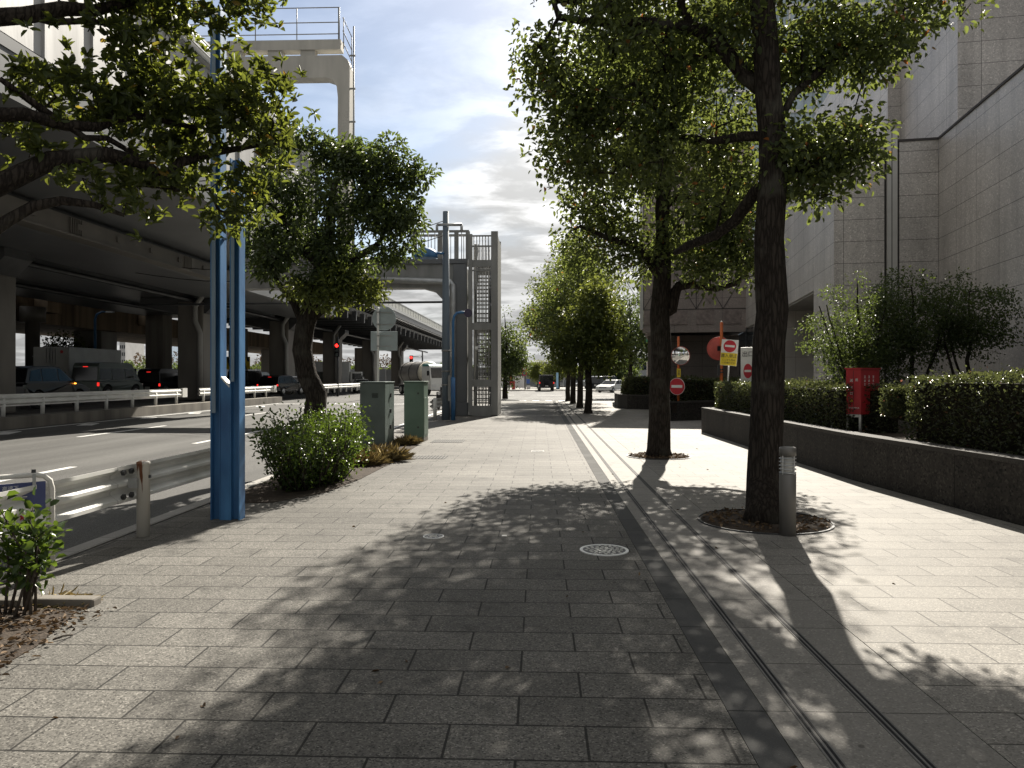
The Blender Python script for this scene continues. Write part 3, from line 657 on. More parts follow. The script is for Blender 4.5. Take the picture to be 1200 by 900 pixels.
# stair cage
xa, xb = xc1 + .1, X(584); ya, yb = yp - .35, yp + 2.0
g = MB()
for x in (xa, xb - .28):
    for y in (ya, yb): g.box(x, x + .28 if x > xa else x + .16, y, y + .22, 0, Z(273) if x > xa else Z(276))
g.build('cage_post', M['steel_grey'], st)
g = MB(); g.box(xb - .04, xb, ya + .24, yb - .02, .0, Z(278)); g.build('cage_side_panel', M['steel_grey'], st)
for zv in (310, 383, 449):
    for y in (ya + .03, yb + .03): MB().box(xa + .16, xb - .28, y, y + .12, Z(zv) - .14, Z(zv) + .14).build('cage_rail', M['steel_grey'], st)
MB().box(xa + .16, xb - .28, ya + .02, ya + .16, .031, .42).build('cage_sill', M['steel_grey'], st); MB().box(xa, xb, ya, yb, -.02, .03).build('cage_base', M['steel_grey'], st)
for zv in (278, 290, 318): MB().box(xa + .16, xb - .28, ya + .04, ya + .1, Z(zv) - .03, Z(zv) + .03).build('cage_rail', M['steel_grey'], st)
g = MB()
for x in np.arange(xa + .22, xb - .3, .12):
    g.tube([(x, ya + .1, .4), (x, ya + .1, Z(277))], .02, n=5); g.tube([(x, yb + .1, .4), (x, yb + .1, Z(277))], .02, n=5)
g.build('cage_bar', M['steel_grey'], st)
g = MB()
nst = 36; zz = Z(306)
for k in range(nst):
    f = (k % 12) / 12; fl = k // 12
    y = ya + .35 + (f if fl % 2 == 0 else 1 - f) * (yb - ya - .7)
    g.box(xa + .25 + (fl % 2) * .0, xb - .34, y, y + .22, zz * (k + 1) / nst - .04, zz * (k + 1) / nst)
g.build('stair_tread', M['steel_grey'], st)
g = MB()
for fl in range(3):
    y0, y1 = (ya + .35, yb - .3) if fl % 2 == 0 else (yb - .3, ya + .35)
    for x in (xa + .24, xb - .36): g.beam((x, y0, zz * fl / 3), (x, y1, zz * (fl + 1) / 3), .05, .2); g.beam((x, y0, zz * fl / 3 + 1), (x, y1, zz * (fl + 1) / 3 + 1), .04, .04)
g.build('stair_stringer', M['girder'], st)
g = MB(); g.obox((xa + .35, ya - .12, Z(408)), (.12, .2, .1)); g.lathe((xa + .35, ya - .16, Z(410)), [(.02, -.04), (.05, -.03), (.05, .03), (.02, .05)], n=8); g.build('lamp', M['white'], st)

# ------------------------------------------------------------------ granite building on the right
phi = math.atan(170 / FPX) - TH                    # its long walls run 9 degrees to the right of the street
C0 = W(1100, HOR, 20.0); C0.z = 0
bd = empty('granite_building', C0, 'stepped grey granite office building with square panel joints behind the planter hedge', 'building', rz=-phi)
def part(name, mat, mb, **k): return mb.build(name, mat, bd, local=True, **k)
part('wing_wall', M['wall_panel'], MB().box(0, 14, -20, -.004, 0, 8.0))
part('roof_edge', M['joint'], MB().box(-.03, 14.02, -20.02, 0, 8.0, 8.06).box(-2.68, 0, -.03, 6, 8.0, 8.06))
part('podium_wall', M['wall_panel'], MB().box(-.98, -.003, 0, 5, 0, 8.0))
part('corner_wall', M['wall_panel'], MB().box(-2.65, -1.36, 0, 2.7, 0, 8.0))
part('mullion', M['mullion'], MB().box(-1.30, -1.04, -.05, .4, 0, 8.35))
part('mullion_groove', M['joint'], MB().box(-1.36, -1.30, .05, .5, 0, 8.2).box(-1.04, -.98, .05, .5, 0, 8.2).box(-1.19, -1.17, -.053, .3, 0, 8.3))
part('upper_wall', M['wall_panel'], MB().box(-2.65, -.003, 2.704, 20.7, 4.3, 8.0).box(-.0, 3, 5.02, 20.7, 4.3, 8.0))
part('tower_block', M['wall_panel'], MB().box(.61, 14, .4, 5.2, 8.06, 15.5))
part('tower_block', M['wall_panel'], MB().box(.2, 14, 5.21, 34, 8.07, 14.5))
part('entrance_wall', M['wall_pale'], MB().box(-1.0, -.9, 3.0, 22, 0, 4.3).box(-2.6, -1.0, 9.5, 9.7, 0, 4.3))
part('entrance_soffit', M['wall_pale'], MB().box(-2.6, -.92, 2.72, 20, 4.24, 4.296))
part('entrance_door', M['glass_dark'], MB().box(-1.03, -1.01, 5.2, 8.5, .1, 3.0))
# far block with the diamond relief band and recessed ground floor
yk = 20.8
part('relief_wall', M['wall_pink'], MB().box(-8.2, -2.3, yk, yk + 12, 4.35, 15.0))
for x in np.arange(-8.2, -2.5, 1.45): part('rough_stone_block', M['wall_rough'], MB().box(x, x + .95, yk - .05, yk + .02, 4.55, 5.35))
for x in np.arange(-8.2, -2.5, 2.9): part('rough_stone_block', M['wall_rough'], MB().prism([(x + .1, 6.9), (x + 1.35, 6.9), (x + .72, 5.7)], yk - .05, yk + .02, 'XZ'))
g = MB()
for x in np.arange(-8.2, -2.4, 1.45):
    for s_ in (-1, 1): g.beam((x, yk - .01, 5.4), (x + s_ * 1.45, yk - .01, 7.9), .03, .04, up=(0, 1, 0))
for x in np.arange(-8.2, -2.4, 2.9): g.box(x - .02, x + .02, yk - .02, yk + .01, 5.4, 15)
g.box(-8.2, -2.3, yk - .02, yk + .01, 5.38, 5.42)
part('relief_joint', M['joint'], g)
part('soffit_edge', M['wall_pink'], MB().box(-8.25, -2.2, yk - .12, yk + .4, 4.1, 4.34))
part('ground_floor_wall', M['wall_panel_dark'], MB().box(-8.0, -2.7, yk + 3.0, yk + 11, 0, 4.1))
part('side_window', M['glass_dark'], MB().box(-2.72, -2.66, yk - 4.5, yk + 2.9, .9, 4.1))
part('window_frame', M['dark_metal'], MB().box(-2.76, -2.62, yk - 4.6, yk - 4.5, 0, 4.2).box(-2.76, -2.62, yk - 1.0, yk - .9, 0, 4.2).box(-2.76, -2.62, yk - 4.6, yk + 2.9, .8, .9))
part('edge_fin', M['mullion'], MB().box(-8.4, -8.22, yk - .05, yk + .6, 4.3, 15.0))
g = MB(); g.box(-6.7, -5.9, yk + 2.92, yk + 2.99, 1.05, 1.55); part('notice_plate', M['white_worn'], g)
g = MB()
for k in range(5): g.obox((-6.52 + k * .11, yk + 2.91, 1.3), (.075, .012, .12))
part('notice_writing', M['letter_black'], g)

tw = empty('glass_tower', (30, 150, 0), 'tall pale glass curtain wall tower behind the granite building', 'tower')
g = MB(); g.box(29, 74, 128, 165, 0, 72); g.build('glass_facade', M['glass_tower'], tw)
g = MB()
for x in np.arange(29, 74.1, 4.5): g.box(x - .12, x + .12, 127.7, 128, 0, 72)
for y in np.arange(128, 165, 4.5): g.box(28.7, 29, y - .12, y + .12, 0, 72)
for z in np.arange(3.6, 72, 3.6): g.box(28.75, 29, 128, 165, z - .25, z + .25); g.box(29, 74, 127.75, 128, z - .25, z + .25)
g.build('mullion_grid', M['far_white'], tw)
tb = empty('blue_glass_block', (26, 100, 0), 'slim blue glass office block glimpsed through the big crown', 'office block')
MB().box(19.5, 25, 96, 110, 0, 32).build('glass_facade', M['glass_blue'], tb)
MB().box(19.3, 25.2, 95.8, 110.2, 32, 32.8).build('parapet', M['far_wall'], tb)
# ------------------------------------------------------------------ trees
def skeleton(trunk, limbs, targets, rng, rtip=.008, start=0.45, step=.4):
    """grows a twig from a given trunk and limbs to every target; returns nodes, parents and radii"""
    P, par, fix = [], [], []
    def chain(pts, parent):
        for k, (p, r) in enumerate(pts):
            p = Vector(p)
            if parent is not None:
                a = P[parent]; n = max(1, int((p - a).length / step))
                for i in range(1, n + 1):
                    q = a.lerp(p, i / n)
                    if i < n: q += Vector(rng.normal(0, .02, 3)) * min(1, (p - a).length)
                    P.append(q); par.append(parent); fix.append(fix[parent] + (r - fix[parent]) * (1.0 / (n - i + 1)) if k or True else r); parent = len(P) - 1
            else:
                P.append(p); par.append(-1); fix.append(r); parent = 0
        return parent
    chain(trunk, None)
    ntr = len(P)
    for lb in limbs:
        p0 = Vector(lb[0][0]); j = min(range(len(P)), key=lambda i: (P[i] - p0).length)
        fix_j = fix[j]; fix[j] = min(fix_j, lb[0][1] * 1.25) if j >= ntr else fix_j
        keep = fix[j]; fix[j] = lb[0][1]; chain(lb[1:], j); fix[j] = max(keep, fix_j)
    z0 = trunk[0][0][2]; zt = max(p.z for p in P)
    ok = [i for i in range(len(P)) if P[i].z > z0 + start * (trunk[-1][0][2] - z0) or i >= ntr]
    pw = {i: 0.0 for i in range(len(P))}
    Pa = np.array([P[i][:] for i in ok]); ids = list(ok)
    d0 = [np.min(np.linalg.norm(Pa - t, axis=1)) for t in targets]
    tips = []
    for ti in np.argsort(d0):
        t = targets[ti]; df = Pa - t
        dist = np.linalg.norm(df, axis=1) + np.maximum(0, df[:, 2]) * .6      # a twig prefers to rise
        j = ids[int(np.argmin(dist))]; a = P[j]; b = Vector(t); ln = (b - a).length
        n = max(1, int(ln / step)); prev = j; new = []
        for i in range(1, n + 1):
            f = i / n; q = a.lerp(b, f); q.z += .10 * ln * math.sin(math.pi * f) * (1 if b.z >= a.z else -.3)
            if i < n: q += Vector(rng.normal(0, .05, 3))
            P.append(q); par.append(prev); fix.append(0.0); prev = len(P) - 1; new.append(prev)
        tips.append(prev); ids += new; Pa = np.vstack([Pa, [P[i][:] for i in new]])
    k = len(P); ch = [[] for _ in range(k)]
    for i in range(k):
        if par[i] >= 0: ch[par[i]].append(i)
    acc = [0.0] * k; rad = [0.0] * k
    for i in range(k - 1, -1, -1):
        if not ch[i]: acc[i] = rtip ** 2.3
        rad[i] = max(acc[i] ** (1 / 2.3), fix[i])
        if par[i] >= 0: acc[par[i]] += acc[i]
    for i in range(k):                       # a twig is never thicker than the wood it springs from
        if par[i] >= 0: rad[i] = min(rad[i], rad[par[i]])
    return P, par, rad, ch

def wood(P, par, rad, ch, mb, nmain=12, rmin=.0):
    todo = [(0, None)]
    while todo:
        i, pre = todo.pop(); pts = [P[pre]] if pre is not None else []; rs = [rad[i]] if pre is not None else []
        while True:
            pts.append(P[i]); rs.append(rad[i])
            if not ch[i]: break
            m = max(ch[i], key=lambda c: rad[c])
            for c in ch[i]:
                if c != m: todo.append((c, i))
            i = m
        if len(pts) < 2 or rs[0] < rmin: continue
        n = nmain if rs[0] > .12 else 8 if rs[0] > .04 else 5 if rs[0] > .014 else 3
        mb.tube(pts, rs, n=n)

def lobe_points(lobes, rng, gap=.0, seed=0, gscale=.9):
    out = []
    for c, rr, n in lobes:
        k = 0; c = np.array(c[:]); rr = np.array(rr)
        tries = 0
        while k < n and tries < n * 12:
            tries += 1
            d = rng.normal(0, 1, 3); d /= np.linalg.norm(d); p = c + d * rr * rng.random() ** (1 / 2.6)
            if noise.noise(Vector(p) * gscale + Vector((seed * 7.3, 0, 0))) < gap - .5 + (0.0): continue
            out.append(p); k += 1
    return np.array(out)

def leaves_at(T, per, sig, rng, flat=.7, droop=.25, whorl=False):
    n = len(T) * per
    c = np.repeat(T, per, axis=0)
    off = rng.normal(0, 1, (n, 3)); off /= np.linalg.norm(off, axis=1)[:, None]; off *= rng.random((n, 1)) ** .42 * 1.75 * sig * np.array([1, 1, flat])
    if whorl:                                  # leaves in rosettes at the twig tips
        ros = max(1, per // 9); cen = np.repeat(T, ros, axis=0) + rng.normal(0, 1, (len(T) * ros, 3)) * sig * np.array([1, 1, flat])
        c = np.repeat(cen, 9, axis=0); n = len(c)
        ax = rng.normal(0, .5, (len(cen), 3)) + np.array([0, 0, .9]); ax = np.repeat(ax, 9, axis=0)
        d = rng.normal(0, 1, (n, 3)); d /= np.linalg.norm(d, axis=1)[:, None]; d += ax * .55
        return c + rng.normal(0, .012, (n, 3)), d
    d = off / (np.linalg.norm(off, axis=1)[:, None] + 1e-6) * .7 + rng.normal(0, .6, (n, 3)); d[:, 2] -= droop
    return c + off, d

def tree(name, label, group, base, trunk, limbs, lobes, leaf, L, Wd, per, sig, seed, gap=.12, gscale=.9, start=.45, rtip=.008, extra=None, cat='tree', whorl=False, flat=.7, nmain=12, bark='bark', step=.4, droop=.25):
    rng = np.random.default_rng(seed); random.seed(seed)
    t = empty(name, base, label, cat, group)
    T = lobe_points(lobes, rng, gap, seed, gscale)
    P, par, rad, ch = skeleton(trunk, limbs, T, rng, rtip, start, step)
    mb = MB(); wood(P, par, rad, ch, mb, nmain)
    o = mb.build('trunk', M[bark], t, flip=False)
    p, d = leaves_at(T, per, sig, rng, flat, droop, whorl)
    leaf_obj('crown', p, d, L, Wd, M[leaf], t, rng)
    if extra:
        lb, lf, per2 = extra
        T2 = lobe_points(lb, rng, 0, seed + 1); p, d = leaves_at(T2, per2, sig, rng, flat, droop, whorl)
        leaf_obj('sun_tinted_foliage', p, d, L, Wd, M[lf], t, rng)
    return t

def lob(u, v, d, ru, rv, n, rd=None):
    """a lobe of foliage, sized in photo pixels at its own depth"""
    s = d / FPX
    return (W(u, v, d), (ru * s, (rd if rd else ru * s * .9), rv * s), n)

# tree 1: the big camphor by the bollard lamp
D1 = 8.4; b1 = G(895, 612); b1.z = 0
def w1(u, v, d=D1): return W(u, v, d)
tr1 = [((b1.x, b1.y, -.05), .25), ((b1.x, b1.y, .12), .20), (w1(895, 560), .192), (w1(899, 480), .185), (w1(901, 400), .180), (w1(905, 365), .188), (w1(903, 330), .176), (w1(901, 280), .165), (w1(906, 210), .158), (w1(900, 110), .145), (w1(893, 0), .135), (w1(888, -120), .10), (w1(890, -230), .06)]
li1 = [[(w1(905, 215), .08), (w1(885, 225, 8.6), .075), (w1(862, 258, 8.9), .07), (w1(838, 276, 9.2), .065), (w1(806, 288, 9.5), .055), (w1(792, 296, 9.8), .04)],
       [(w1(898, 110), .10), (w1(872, 88, 8.6), .09), (w1(838, 45, 8.8), .085), (w1(812, 32, 9), .08), (w1(780, 30, 9.1), .07), (w1(760, 25, 9.2), .06), (w1(720, 28, 9.3), .05), (w1(680, 24, 9.4), .035), (w1(655, 20, 9.4), .025), (w1(648, 0, 9.4), .015)],
       [(w1(799, 32, 9), .06), (w1(798, 5, 9.1), .055), (w1(802, -40, 9.2), .04)],
       [(w1(903, 160), .07), (w1(870, 160, 8.6), .06), (w1(838, 165, 9), .05), (w1(800, 160, 9.5), .04)],
       [(w1(905, 140), .05), (w1(930, 110, 8.5), .045), (w1(965, 80, 8.6), .04), (w1(1010, 40, 8.7), .03), (w1(1060, 10, 8.8), .02)],
       [(w1(905, 215), .05), (w1(925, 200, 8.4), .045), (w1(950, 195, 8.3), .035), (w1(985, 180, 8.2), .025)],
       [(w1(893, 0), .07), (w1(930, -60, 8.8), .06), (w1(990, -110, 9.2), .04)],
       [(w1(890, -60), .08), (w1(830, -130, 9), .06), (w1(740, -190, 9.6), .04)]]
lo1 = [lob(850, 60, 9.0, 90, 90, 70), lob(760, 70, 9.4, 105, 95, 110), lob(680, 95, 9.6, 68, 62, 62), lob(650, 65, 9.7, 40, 34, 18), lob(690, 170, 9.8, 60, 48, 46), lob(800, 170, 9.4, 85, 65, 62),
       lob(965, 70, 8.7, 75, 62, 62), lob(1015, 45, 8.7, 65, 42, 36), lob(1095, 5, 8.8, 50, 20, 14), lob(975, 165, 8.4, 58, 48, 42), lob(940, 195, 8.3, 40, 32, 20), lob(1000, 185, 8.3, 36, 24, 14),
       lob(840, -120, 9.0, 190, 110, 320, 2.2), lob(700, -160, 10.4, 115, 85, 210, 2.0), lob(720, -65, 10.2, 80, 55, 85, 1.6), lob(920, -210, 9.2, 170, 110, 180, 1.8), lob(1050, -70, 9.0, 90, 55, 40), lob(700, -40, 9.8, 90, 60, 60), lob(830, 225, 9.4, 45, 30, 16), lob(950, 225, 8.3, 25, 14, 6)]
tree('camphor_tree', 'big dark-trunked camphor tree beside the bollard lamp, limb reaching left across the sky', 'camphor trees in a row along the pavement', b1, tr1, li1, lo1, 'leaf_camphor', .085, .042, 37, .20, 11, gap=.40, gscale=1.3, start=.42)

# tree 2
D2 = 15.0; b2 = G(772, 535); b2.z = 0
def w2(u, v, d=D2): return W(u, v, d)
tr2 = [((b2.x, b2.y, -.05), .30), ((b2.x, b2.y, .15), .24), (w2(773, 490), .215), (w2(775, 430), .205), (w2(773, 370), .20), (w2(776, 330), .18), (w2(778, 270), .16), (w2(782, 190), .13), (w2(780, 90), .10), (w2(785, 0), .05)]
li2 = [[(w2(775, 378), .13), (w2(787, 362), .125), (w2(790, 345), .12), (w2(795, 335), .11), (w2(810, 333), .09), (w2(840, 338, 14.8), .07), (w2(862, 332, 14.6), .05)],
       [(w2(776, 320), .10), (w2(750, 290), .09), (w2(715, 280), .06), (w2(680, 265), .04)],
       [(w2(780, 250), .09), (w2(820, 210), .07), (w2(850, 170), .05)],
       [(w2(782, 190), .08), (w2(730, 150), .06), (w2(680, 130), .04)]]
lo2 = [lob(770, 150, 15.2, 110, 90, 150), lob(700, 200, 15.2, 65, 55, 60), lob(790, 245, 15.0, 95, 60, 105), lob(710, 255, 15.3, 60, 36, 38), lob(840, 285, 14.6, 60, 40, 55), lob(845, 322, 14.4, 38, 22, 22),
       lob(745, 300, 15.2, 45, 26, 28), lob(780, 60, 15.4, 95, 75, 110), lob(720, 60, 15.4, 75, 70, 70), lob(860, 210, 15.0, 45, 60, 40), lob(690, 290, 15.3, 26, 14, 8)]
tree('camphor_tree', 'camphor tree second along the row, its trunk just left of the orange mirror pole', 'camphor trees in a row along the pavement', b2, tr2, li2, lo2, 'leaf_camphor', .11, .055, 33, .27, 12, gap=.38, gscale=1.1, start=.5, rtip=.01)

# the farther four of the row: one grown tree, then copies with shared meshes
def row_tree(u, vb, seed, label, H, rw, light=False):
    b = G(u, vb); b.z = 0
    rng = random.Random(seed)
    tr = [((b.x, b.y, -.05), .22), ((b.x, b.y, .2), .165), ((b.x + .02, b.y, 1.5), .145), ((b.x + rng.uniform(-.1, .1), b.y, 3.0), .125), ((b.x + rng.uniform(-.2, .2), b.y, 5), .09), ((b.x, b.y, H - 1.2), .04)]
    lo = [((b.x, b.y, H * .62), (rw, rw, H * .24), 90), ((b.x - rw * .55, b.y, H * .5), (rw * .6, rw * .7, H * .16), 40), ((b.x + rw * .5, b.y, H * .48), (rw * .65, rw * .7, H * .15), 40), ((b.x, b.y, H * .84), (rw * .62, rw * .6, H * .15), 45)]
    return tree('camphor_tree', label, 'camphor trees in a row along the pavement', b, tr, [], lo, 'leaf_light' if light else 'leaf_camphor', .16, .085, 46, .36, seed, gap=.36, gscale=.8, start=.42, rtip=.012, nmain=8)
row_tree(689, 484.5, 21, 'camphor tree with yellow-green crown, nearest of the four lined-up trunks beyond the second tree', 5.9, 1.45, True)  # lit crown: its sunlight is painted in with the paler leaf
row_tree(679.5, 478, 22, 'dark camphor tree second of the four lined-up trunks by the crossing', 9.2, 2.3)
row_tree(671.5, 473, 23, 'dark camphor tree third of the four lined-up trunks by the crossing', 10.2, 2.6)
row_tree(665.6, 470, 24, 'dark camphor tree farthest of the four trunks by the road crossing', 9.6, 2.9)

# left planter tree
D3 = 14.0; b3 = W(362, 540, D3); b3.z = 0
def w3(u, v, d=D3): return W(u, v, d)
tr3 = [(b3, .24), (w3(366, 510), .215), (w3(370, 475), .205), (w3(371, 462), .21), (w3(360, 440), .19), (w3(354, 410), .185), (w3(357, 385), .18), (w3(367, 350), .17), (w3(376, 315), .14), (w3(386, 270), .11), (w3(392, 215), .07)]
li3 = [[(w3(360, 380), .10), (w3(345, 355), .08), (w3(325, 330), .05)], [(w3(368, 345), .12), (w3(395, 322), .09), (w3(420, 300), .07), (w3(445, 285), .05)], [(w3(376, 315), .09), (w3(345, 275), .06), (w3(320, 240), .04)],
       [(w3(362, 370), .06), (w3(385, 358), .05), (w3(410, 350), .035)]]
lo3 = [lob(385, 240, 14.0, 60, 52, 46), lob(400, 182, 14.2, 36, 24, 22), lob(368, 168, 14.0, 20, 12, 7), lob(424, 180, 14.3, 16, 10, 6), lob(455, 196, 14.0, 24, 18, 14), lob(474, 214, 14, 12, 20, 7), lob(445, 250, 13.9, 40, 28, 24), lob(472, 258, 13.9, 20, 14, 9), lob(480, 284, 13.8, 10, 8, 3),
       lob(330, 236, 14.0, 38, 28, 22), lob(306, 268, 14.0, 20, 24, 11), lob(312, 208, 14, 22, 16, 8), lob(342, 172, 14.0, 18, 9, 4), lob(350, 292, 13.9, 50, 24, 28), lob(318, 312, 13.8, 22, 12, 7), lob(402, 300, 13.9, 44, 18, 18), lob(375, 325, 13.7, 26, 8, 6), lob(442, 300, 13.8, 22, 10, 6), lob(425, 225, 14.4, 40, 30, 20), lob(492, 202, 14, 7, 8, 3), lob(482, 236, 13.9, 10, 7, 3), lob(290, 246, 14, 9, 8, 3), lob(352, 160, 14, 8, 7, 3), lob(392, 150, 14.2, 9, 9, 3), lob(456, 172, 14.1, 9, 8, 3), lob(296, 300, 13.8, 9, 8, 3), lob(490, 262, 13.8, 8, 6, 2), lob(470, 300, 13.8, 9, 6, 2), lob(320, 190, 14, 8, 8, 3)]
ex3 = ([lob(402, 342, 13.6, 42, 20, 22), lob(428, 338, 13.6, 20, 16, 9), lob(352, 340, 13.7, 18, 10, 5)], 'leaf_light', 60)  # sunlit lobes, their light put into a paler leaf colour
tree('evergreen_tree', 'round-crowned evergreen tree with bent trunk rising from the clipped bush by the road', None, b3, tr3, li3, lo3, 'leaf_dark', .115, .045, 52, .185, 31, gap=.44, start=.5, extra=ex3, gscale=1.5, rtip=.007)

# near tree leaning in from the left, out of frame trunk
b4 = Vector((-4.35, 4.3, 0))
def w4(u, v, d): return W(u, v, d)
tr4 = [(b4, .22), (b4 + Vector((.1, .1, .9)), .19), (b4 + Vector((.05, .25, 1.9)), .18), (b4 + Vector((.0, .4, 2.7)), .15), (b4 + Vector((-.1, .5, 3.6)), .12), (b4 + Vector((-.1, .6, 4.6)), .08)]
li4 = [[(b4 + Vector((.05, .3, 2.3)), 0.1032), (w4(-60, 240, 5.2), 0.0877), (w4(0, 216, 5.4), 0.0774), (w4(60, 188, 5.6), 0.0702), (w4(125, 181, 5.8), 0.0599), (w4(165, 190, 6), 0.0516), (w4(192, 208, 6.1), 0.0516), (w4(212, 190, 6.2), 0.0413), (w4(255, 178, 6.4), 0.0310), (w4(305, 170, 6.6), 0.0165)],
       [(b4 + Vector((0, .4, 2.7)), 0.0826), (w4(-30, 135, 5.2), 0.0568), (w4(30, 134, 5.4), 0.0475), (w4(78, 147, 5.6), 0.0433), (w4(114, 149, 5.8), 0.0372), (w4(140, 139, 5.9), 0.0310), (w4(165, 136, 6), 0.0268), (w4(230, 150, 6.3), 0.0186)],
       [(w4(78, 147, 5.6), 0.0372), (w4(50, 128, 5.5), 0.0310), (w4(22, 108, 5.4), 0.0258), (w4(0, 92, 5.3), 0.0206)],
       [(w4(95, 150, 5.7), 0.0310), (w4(100, 162, 5.7), 0.0268), (w4(125, 162, 5.8), 0.0248), (w4(165, 185, 6), 0.0206)],
       [(b4 + Vector((-.05, .45, 3.3)), 0.0826), (w4(-30, 22, 5.3), 0.0681), (w4(30, 18, 5.5), 0.0619), (w4(75, 10, 5.7), 0.0568), (w4(112, 12, 5.9), 0.0464), (w4(160, 0, 6.1), 0.0310), (w4(230, -20, 6.4), 0.0206)],
       [(w4(30, 22, 5.5), 0.0310), (w4(60, 26, 5.6), 0.0289), (w4(110, 25, 5.8), 0.0227), (w4(170, 40, 6.1), 0.0144)],
       [(b4 + Vector((.05, .25, 1.95)), 0.0722), (w4(-30, 285, 5.3), 0.0516), (w4(10, 258, 5.4), 0.0464), (w4(38, 242, 5.5), 0.0413), (w4(72, 235, 5.6), 0.0351), (w4(110, 240, 5.7), 0.0268), (w4(145, 252, 5.9), 0.0165)],
       [(w4(192, 208, 6.1), 0.0310), (w4(205, 222, 6.1), 0.0227), (w4(245, 222, 6.3), 0.0144)]]
lo4 = [lob(95, 105, 5.8, 62, 22, 15, .4), lob(165, 72, 6.0, 38, 30, 14, .4), lob(222, 118, 6.2, 50, 24, 20, .4), lob(292, 118, 6.4, 40, 30, 17, .4), lob(322, 92, 6.6, 20, 18, 5, .3), lob(205, 160, 6.3, 50, 18, 15, .4), lob(310, 160, 6.6, 32, 20, 10, .4), lob(150, 140, 6.0, 45, 14, 9, .4),
       lob(190, 0, 6.1, 95, 22, 32, .5), lob(290, -12, 6.4, 34, 20, 10, .5), lob(125, 38, 5.9, 36, 18, 7, .4), lob(40, 88, 5.5, 28, 10, 5, .3), lob(14, 152, 5.4, 20, 10, 3, .3), lob(40, 178, 5.5, 24, 7, 3, .3), lob(130, 212, 5.9, 50, 10, 7, .4), lob(215, 205, 6.2, 36, 14, 9, .4), lob(270, 250, 6.4, 22, 13, 7, .3), lob(282, 215, 6.5, 22, 18, 6, .3), lob(165, 243, 5.9, 14, 7, 2, .2),
       lob(150, -110, 5.8, 240, 80, 45, 1.3), lob(130, 185, 6.0, 26, 10, 3, .3)]
tree('evergreen_tree', 'whorl-leaved evergreen tree with low dark limbs reaching in from the left edge', None, b4, tr4, li4, lo4, 'leaf_near', .082, .032, 54, .115, 41, gap=.30, gscale=3.0, start=.6, rtip=.005, whorl=True, step=.25, flat=.8)

# distant trees
def far_tree(name, u, d, H, rw, seed, label, leaf='leaf_dark', zc=.6, L=.3, cat='tree', n=120, trunk=.18):
    b = W(u, HOR, d); b.z = -.1
    tr = [(b, trunk * 1.3), (b + Vector((0, 0, H * .2)), trunk), (b + Vector((.15, 0, H * .45)), trunk * .7), (b + Vector((0, 0, H * .85)), trunk * .25)]
    lo = [(b + Vector((0, 0, H * zc)), (rw, rw, H * (1 - zc) * .95), n), (b + Vector((rw * .5, 0, H * zc * .85)), (rw * .6, rw * .6, H * .15), n // 3), (b + Vector((-rw * .5, 0, H * zc * .85)), (rw * .6, rw * .6, H * .15), n // 3)]
    return tree(name, label, None, b, tr, [], lo, leaf, L, L * .5, 34, .45, seed, gap=.06, start=.2, rtip=.015, cat=cat, nmain=7)
far_tree('roadside_tree', 592, 58, 7.0, 1.55, 51, 'dense tree standing just right of the barred stair tower', zc=.55, L=.2)
far_tree('roadside_tree', 738, 62, 9.2, 2.6, 52, 'spreading dark tree behind the corner hedge by the white car', zc=.6, L=.24)
far_tree('topiary_tree', 711, 102, 5.2, 1.8, 53, 'low clipped round tree above the dark van, left one of the pair', zc=.52, L=.24, n=80)
far_tree('topiary_tree', 730, 102, 5.2, 1.9, 54, 'low clipped round tree above the white car, right one of the pair', zc=.52, L=.24, n=80)
far_tree('small_tree', 655, 104, 5.4, 2.2, 55, 'small olive tree between the jeep and the row of trunks', leaf='leaf_light', zc=.6, L=.24, n=70, trunk=.1)
far_tree('small_tree', 630, 108, 4.0, 1.2, 56, 'small pale tree behind the jeep', leaf='leaf_light', zc=.6, L=.22, n=50, trunk=.08)
far_tree('small_tree', 697, 112, 6.0, 1.8, 57, 'thin tree left of the clipped pair across the road', zc=.55, L=.22, n=60, trunk=.1)
far_tree('small_tree', 76, 56, 4.9, 1.5, 58, 'bushy yellow-green tree behind the box truck under the ramp', leaf='leaf_light', zc=.72, L=.2, n=70, trunk=.1)
far_tree('conifer_tree', 180, 110, 5.6, 1.6, 59, 'dark conical tree beyond the roadside sign under the ramp', zc=.45, L=.25, n=60, trunk=.1)

# small trees behind the hedge, against the building
def garden_tree(u, d, H, rw, seed, label, multi=3, light=None, zc=.62, n=90):
    b = W(u, HOR, d); b.z = .5
    rng = random.Random(seed); tr = [(b, .06), (b + Vector((.02, 0, .5)), .05), (b + Vector((.05, .05, H * .55)), .035), (b + Vector((0, 0, H * .9)), .015)]
    li = []
    for k in range(multi):
        a = rng.uniform(0, 6.28); li.append([(b + Vector((.01, 0, .3)), .035), (b + Vector((math.cos(a) * rw * .4, math.sin(a) * rw * .4, H * .45)), .025), (b + Vector((math.cos(a) * rw * .75, math.sin(a) * rw * .7, H * .8)), .012)])
    lo = [(b + Vector((0, 0, H * zc)), (rw, rw * .9, H * (1 - zc) * 1.0), n), (b + Vector((rw * .3, 0, H * zc * .85)), (rw * .8, rw * .7, H * .2), n // 3)]
    return tree('garden_tree', label, 'small trees behind the hedge', b, tr, li, lo, 'leaf_dark', .06, .03, 50, .16, seed, gap=.3, gscale=1.8, start=.2, rtip=.004, extra=light, cat='small tree', nmain=7, step=.25)
garden_tree(1005, 15.6, 3.25, 1.05, 61, 'bushy small tree full to the ground against the granite wall, behind the red box', n=170, zc=.55)
garden_tree(1068, 15.4, 3.3, 1.0, 62, 'multi-stemmed small tree in the middle of the three by the wall', n=120, zc=.68)
garden_tree(1136, 15.0, 3.15, .85, 63, 'small open tree on a single slender stem, nearest of the three by the wall', multi=2, n=90, zc=.76)

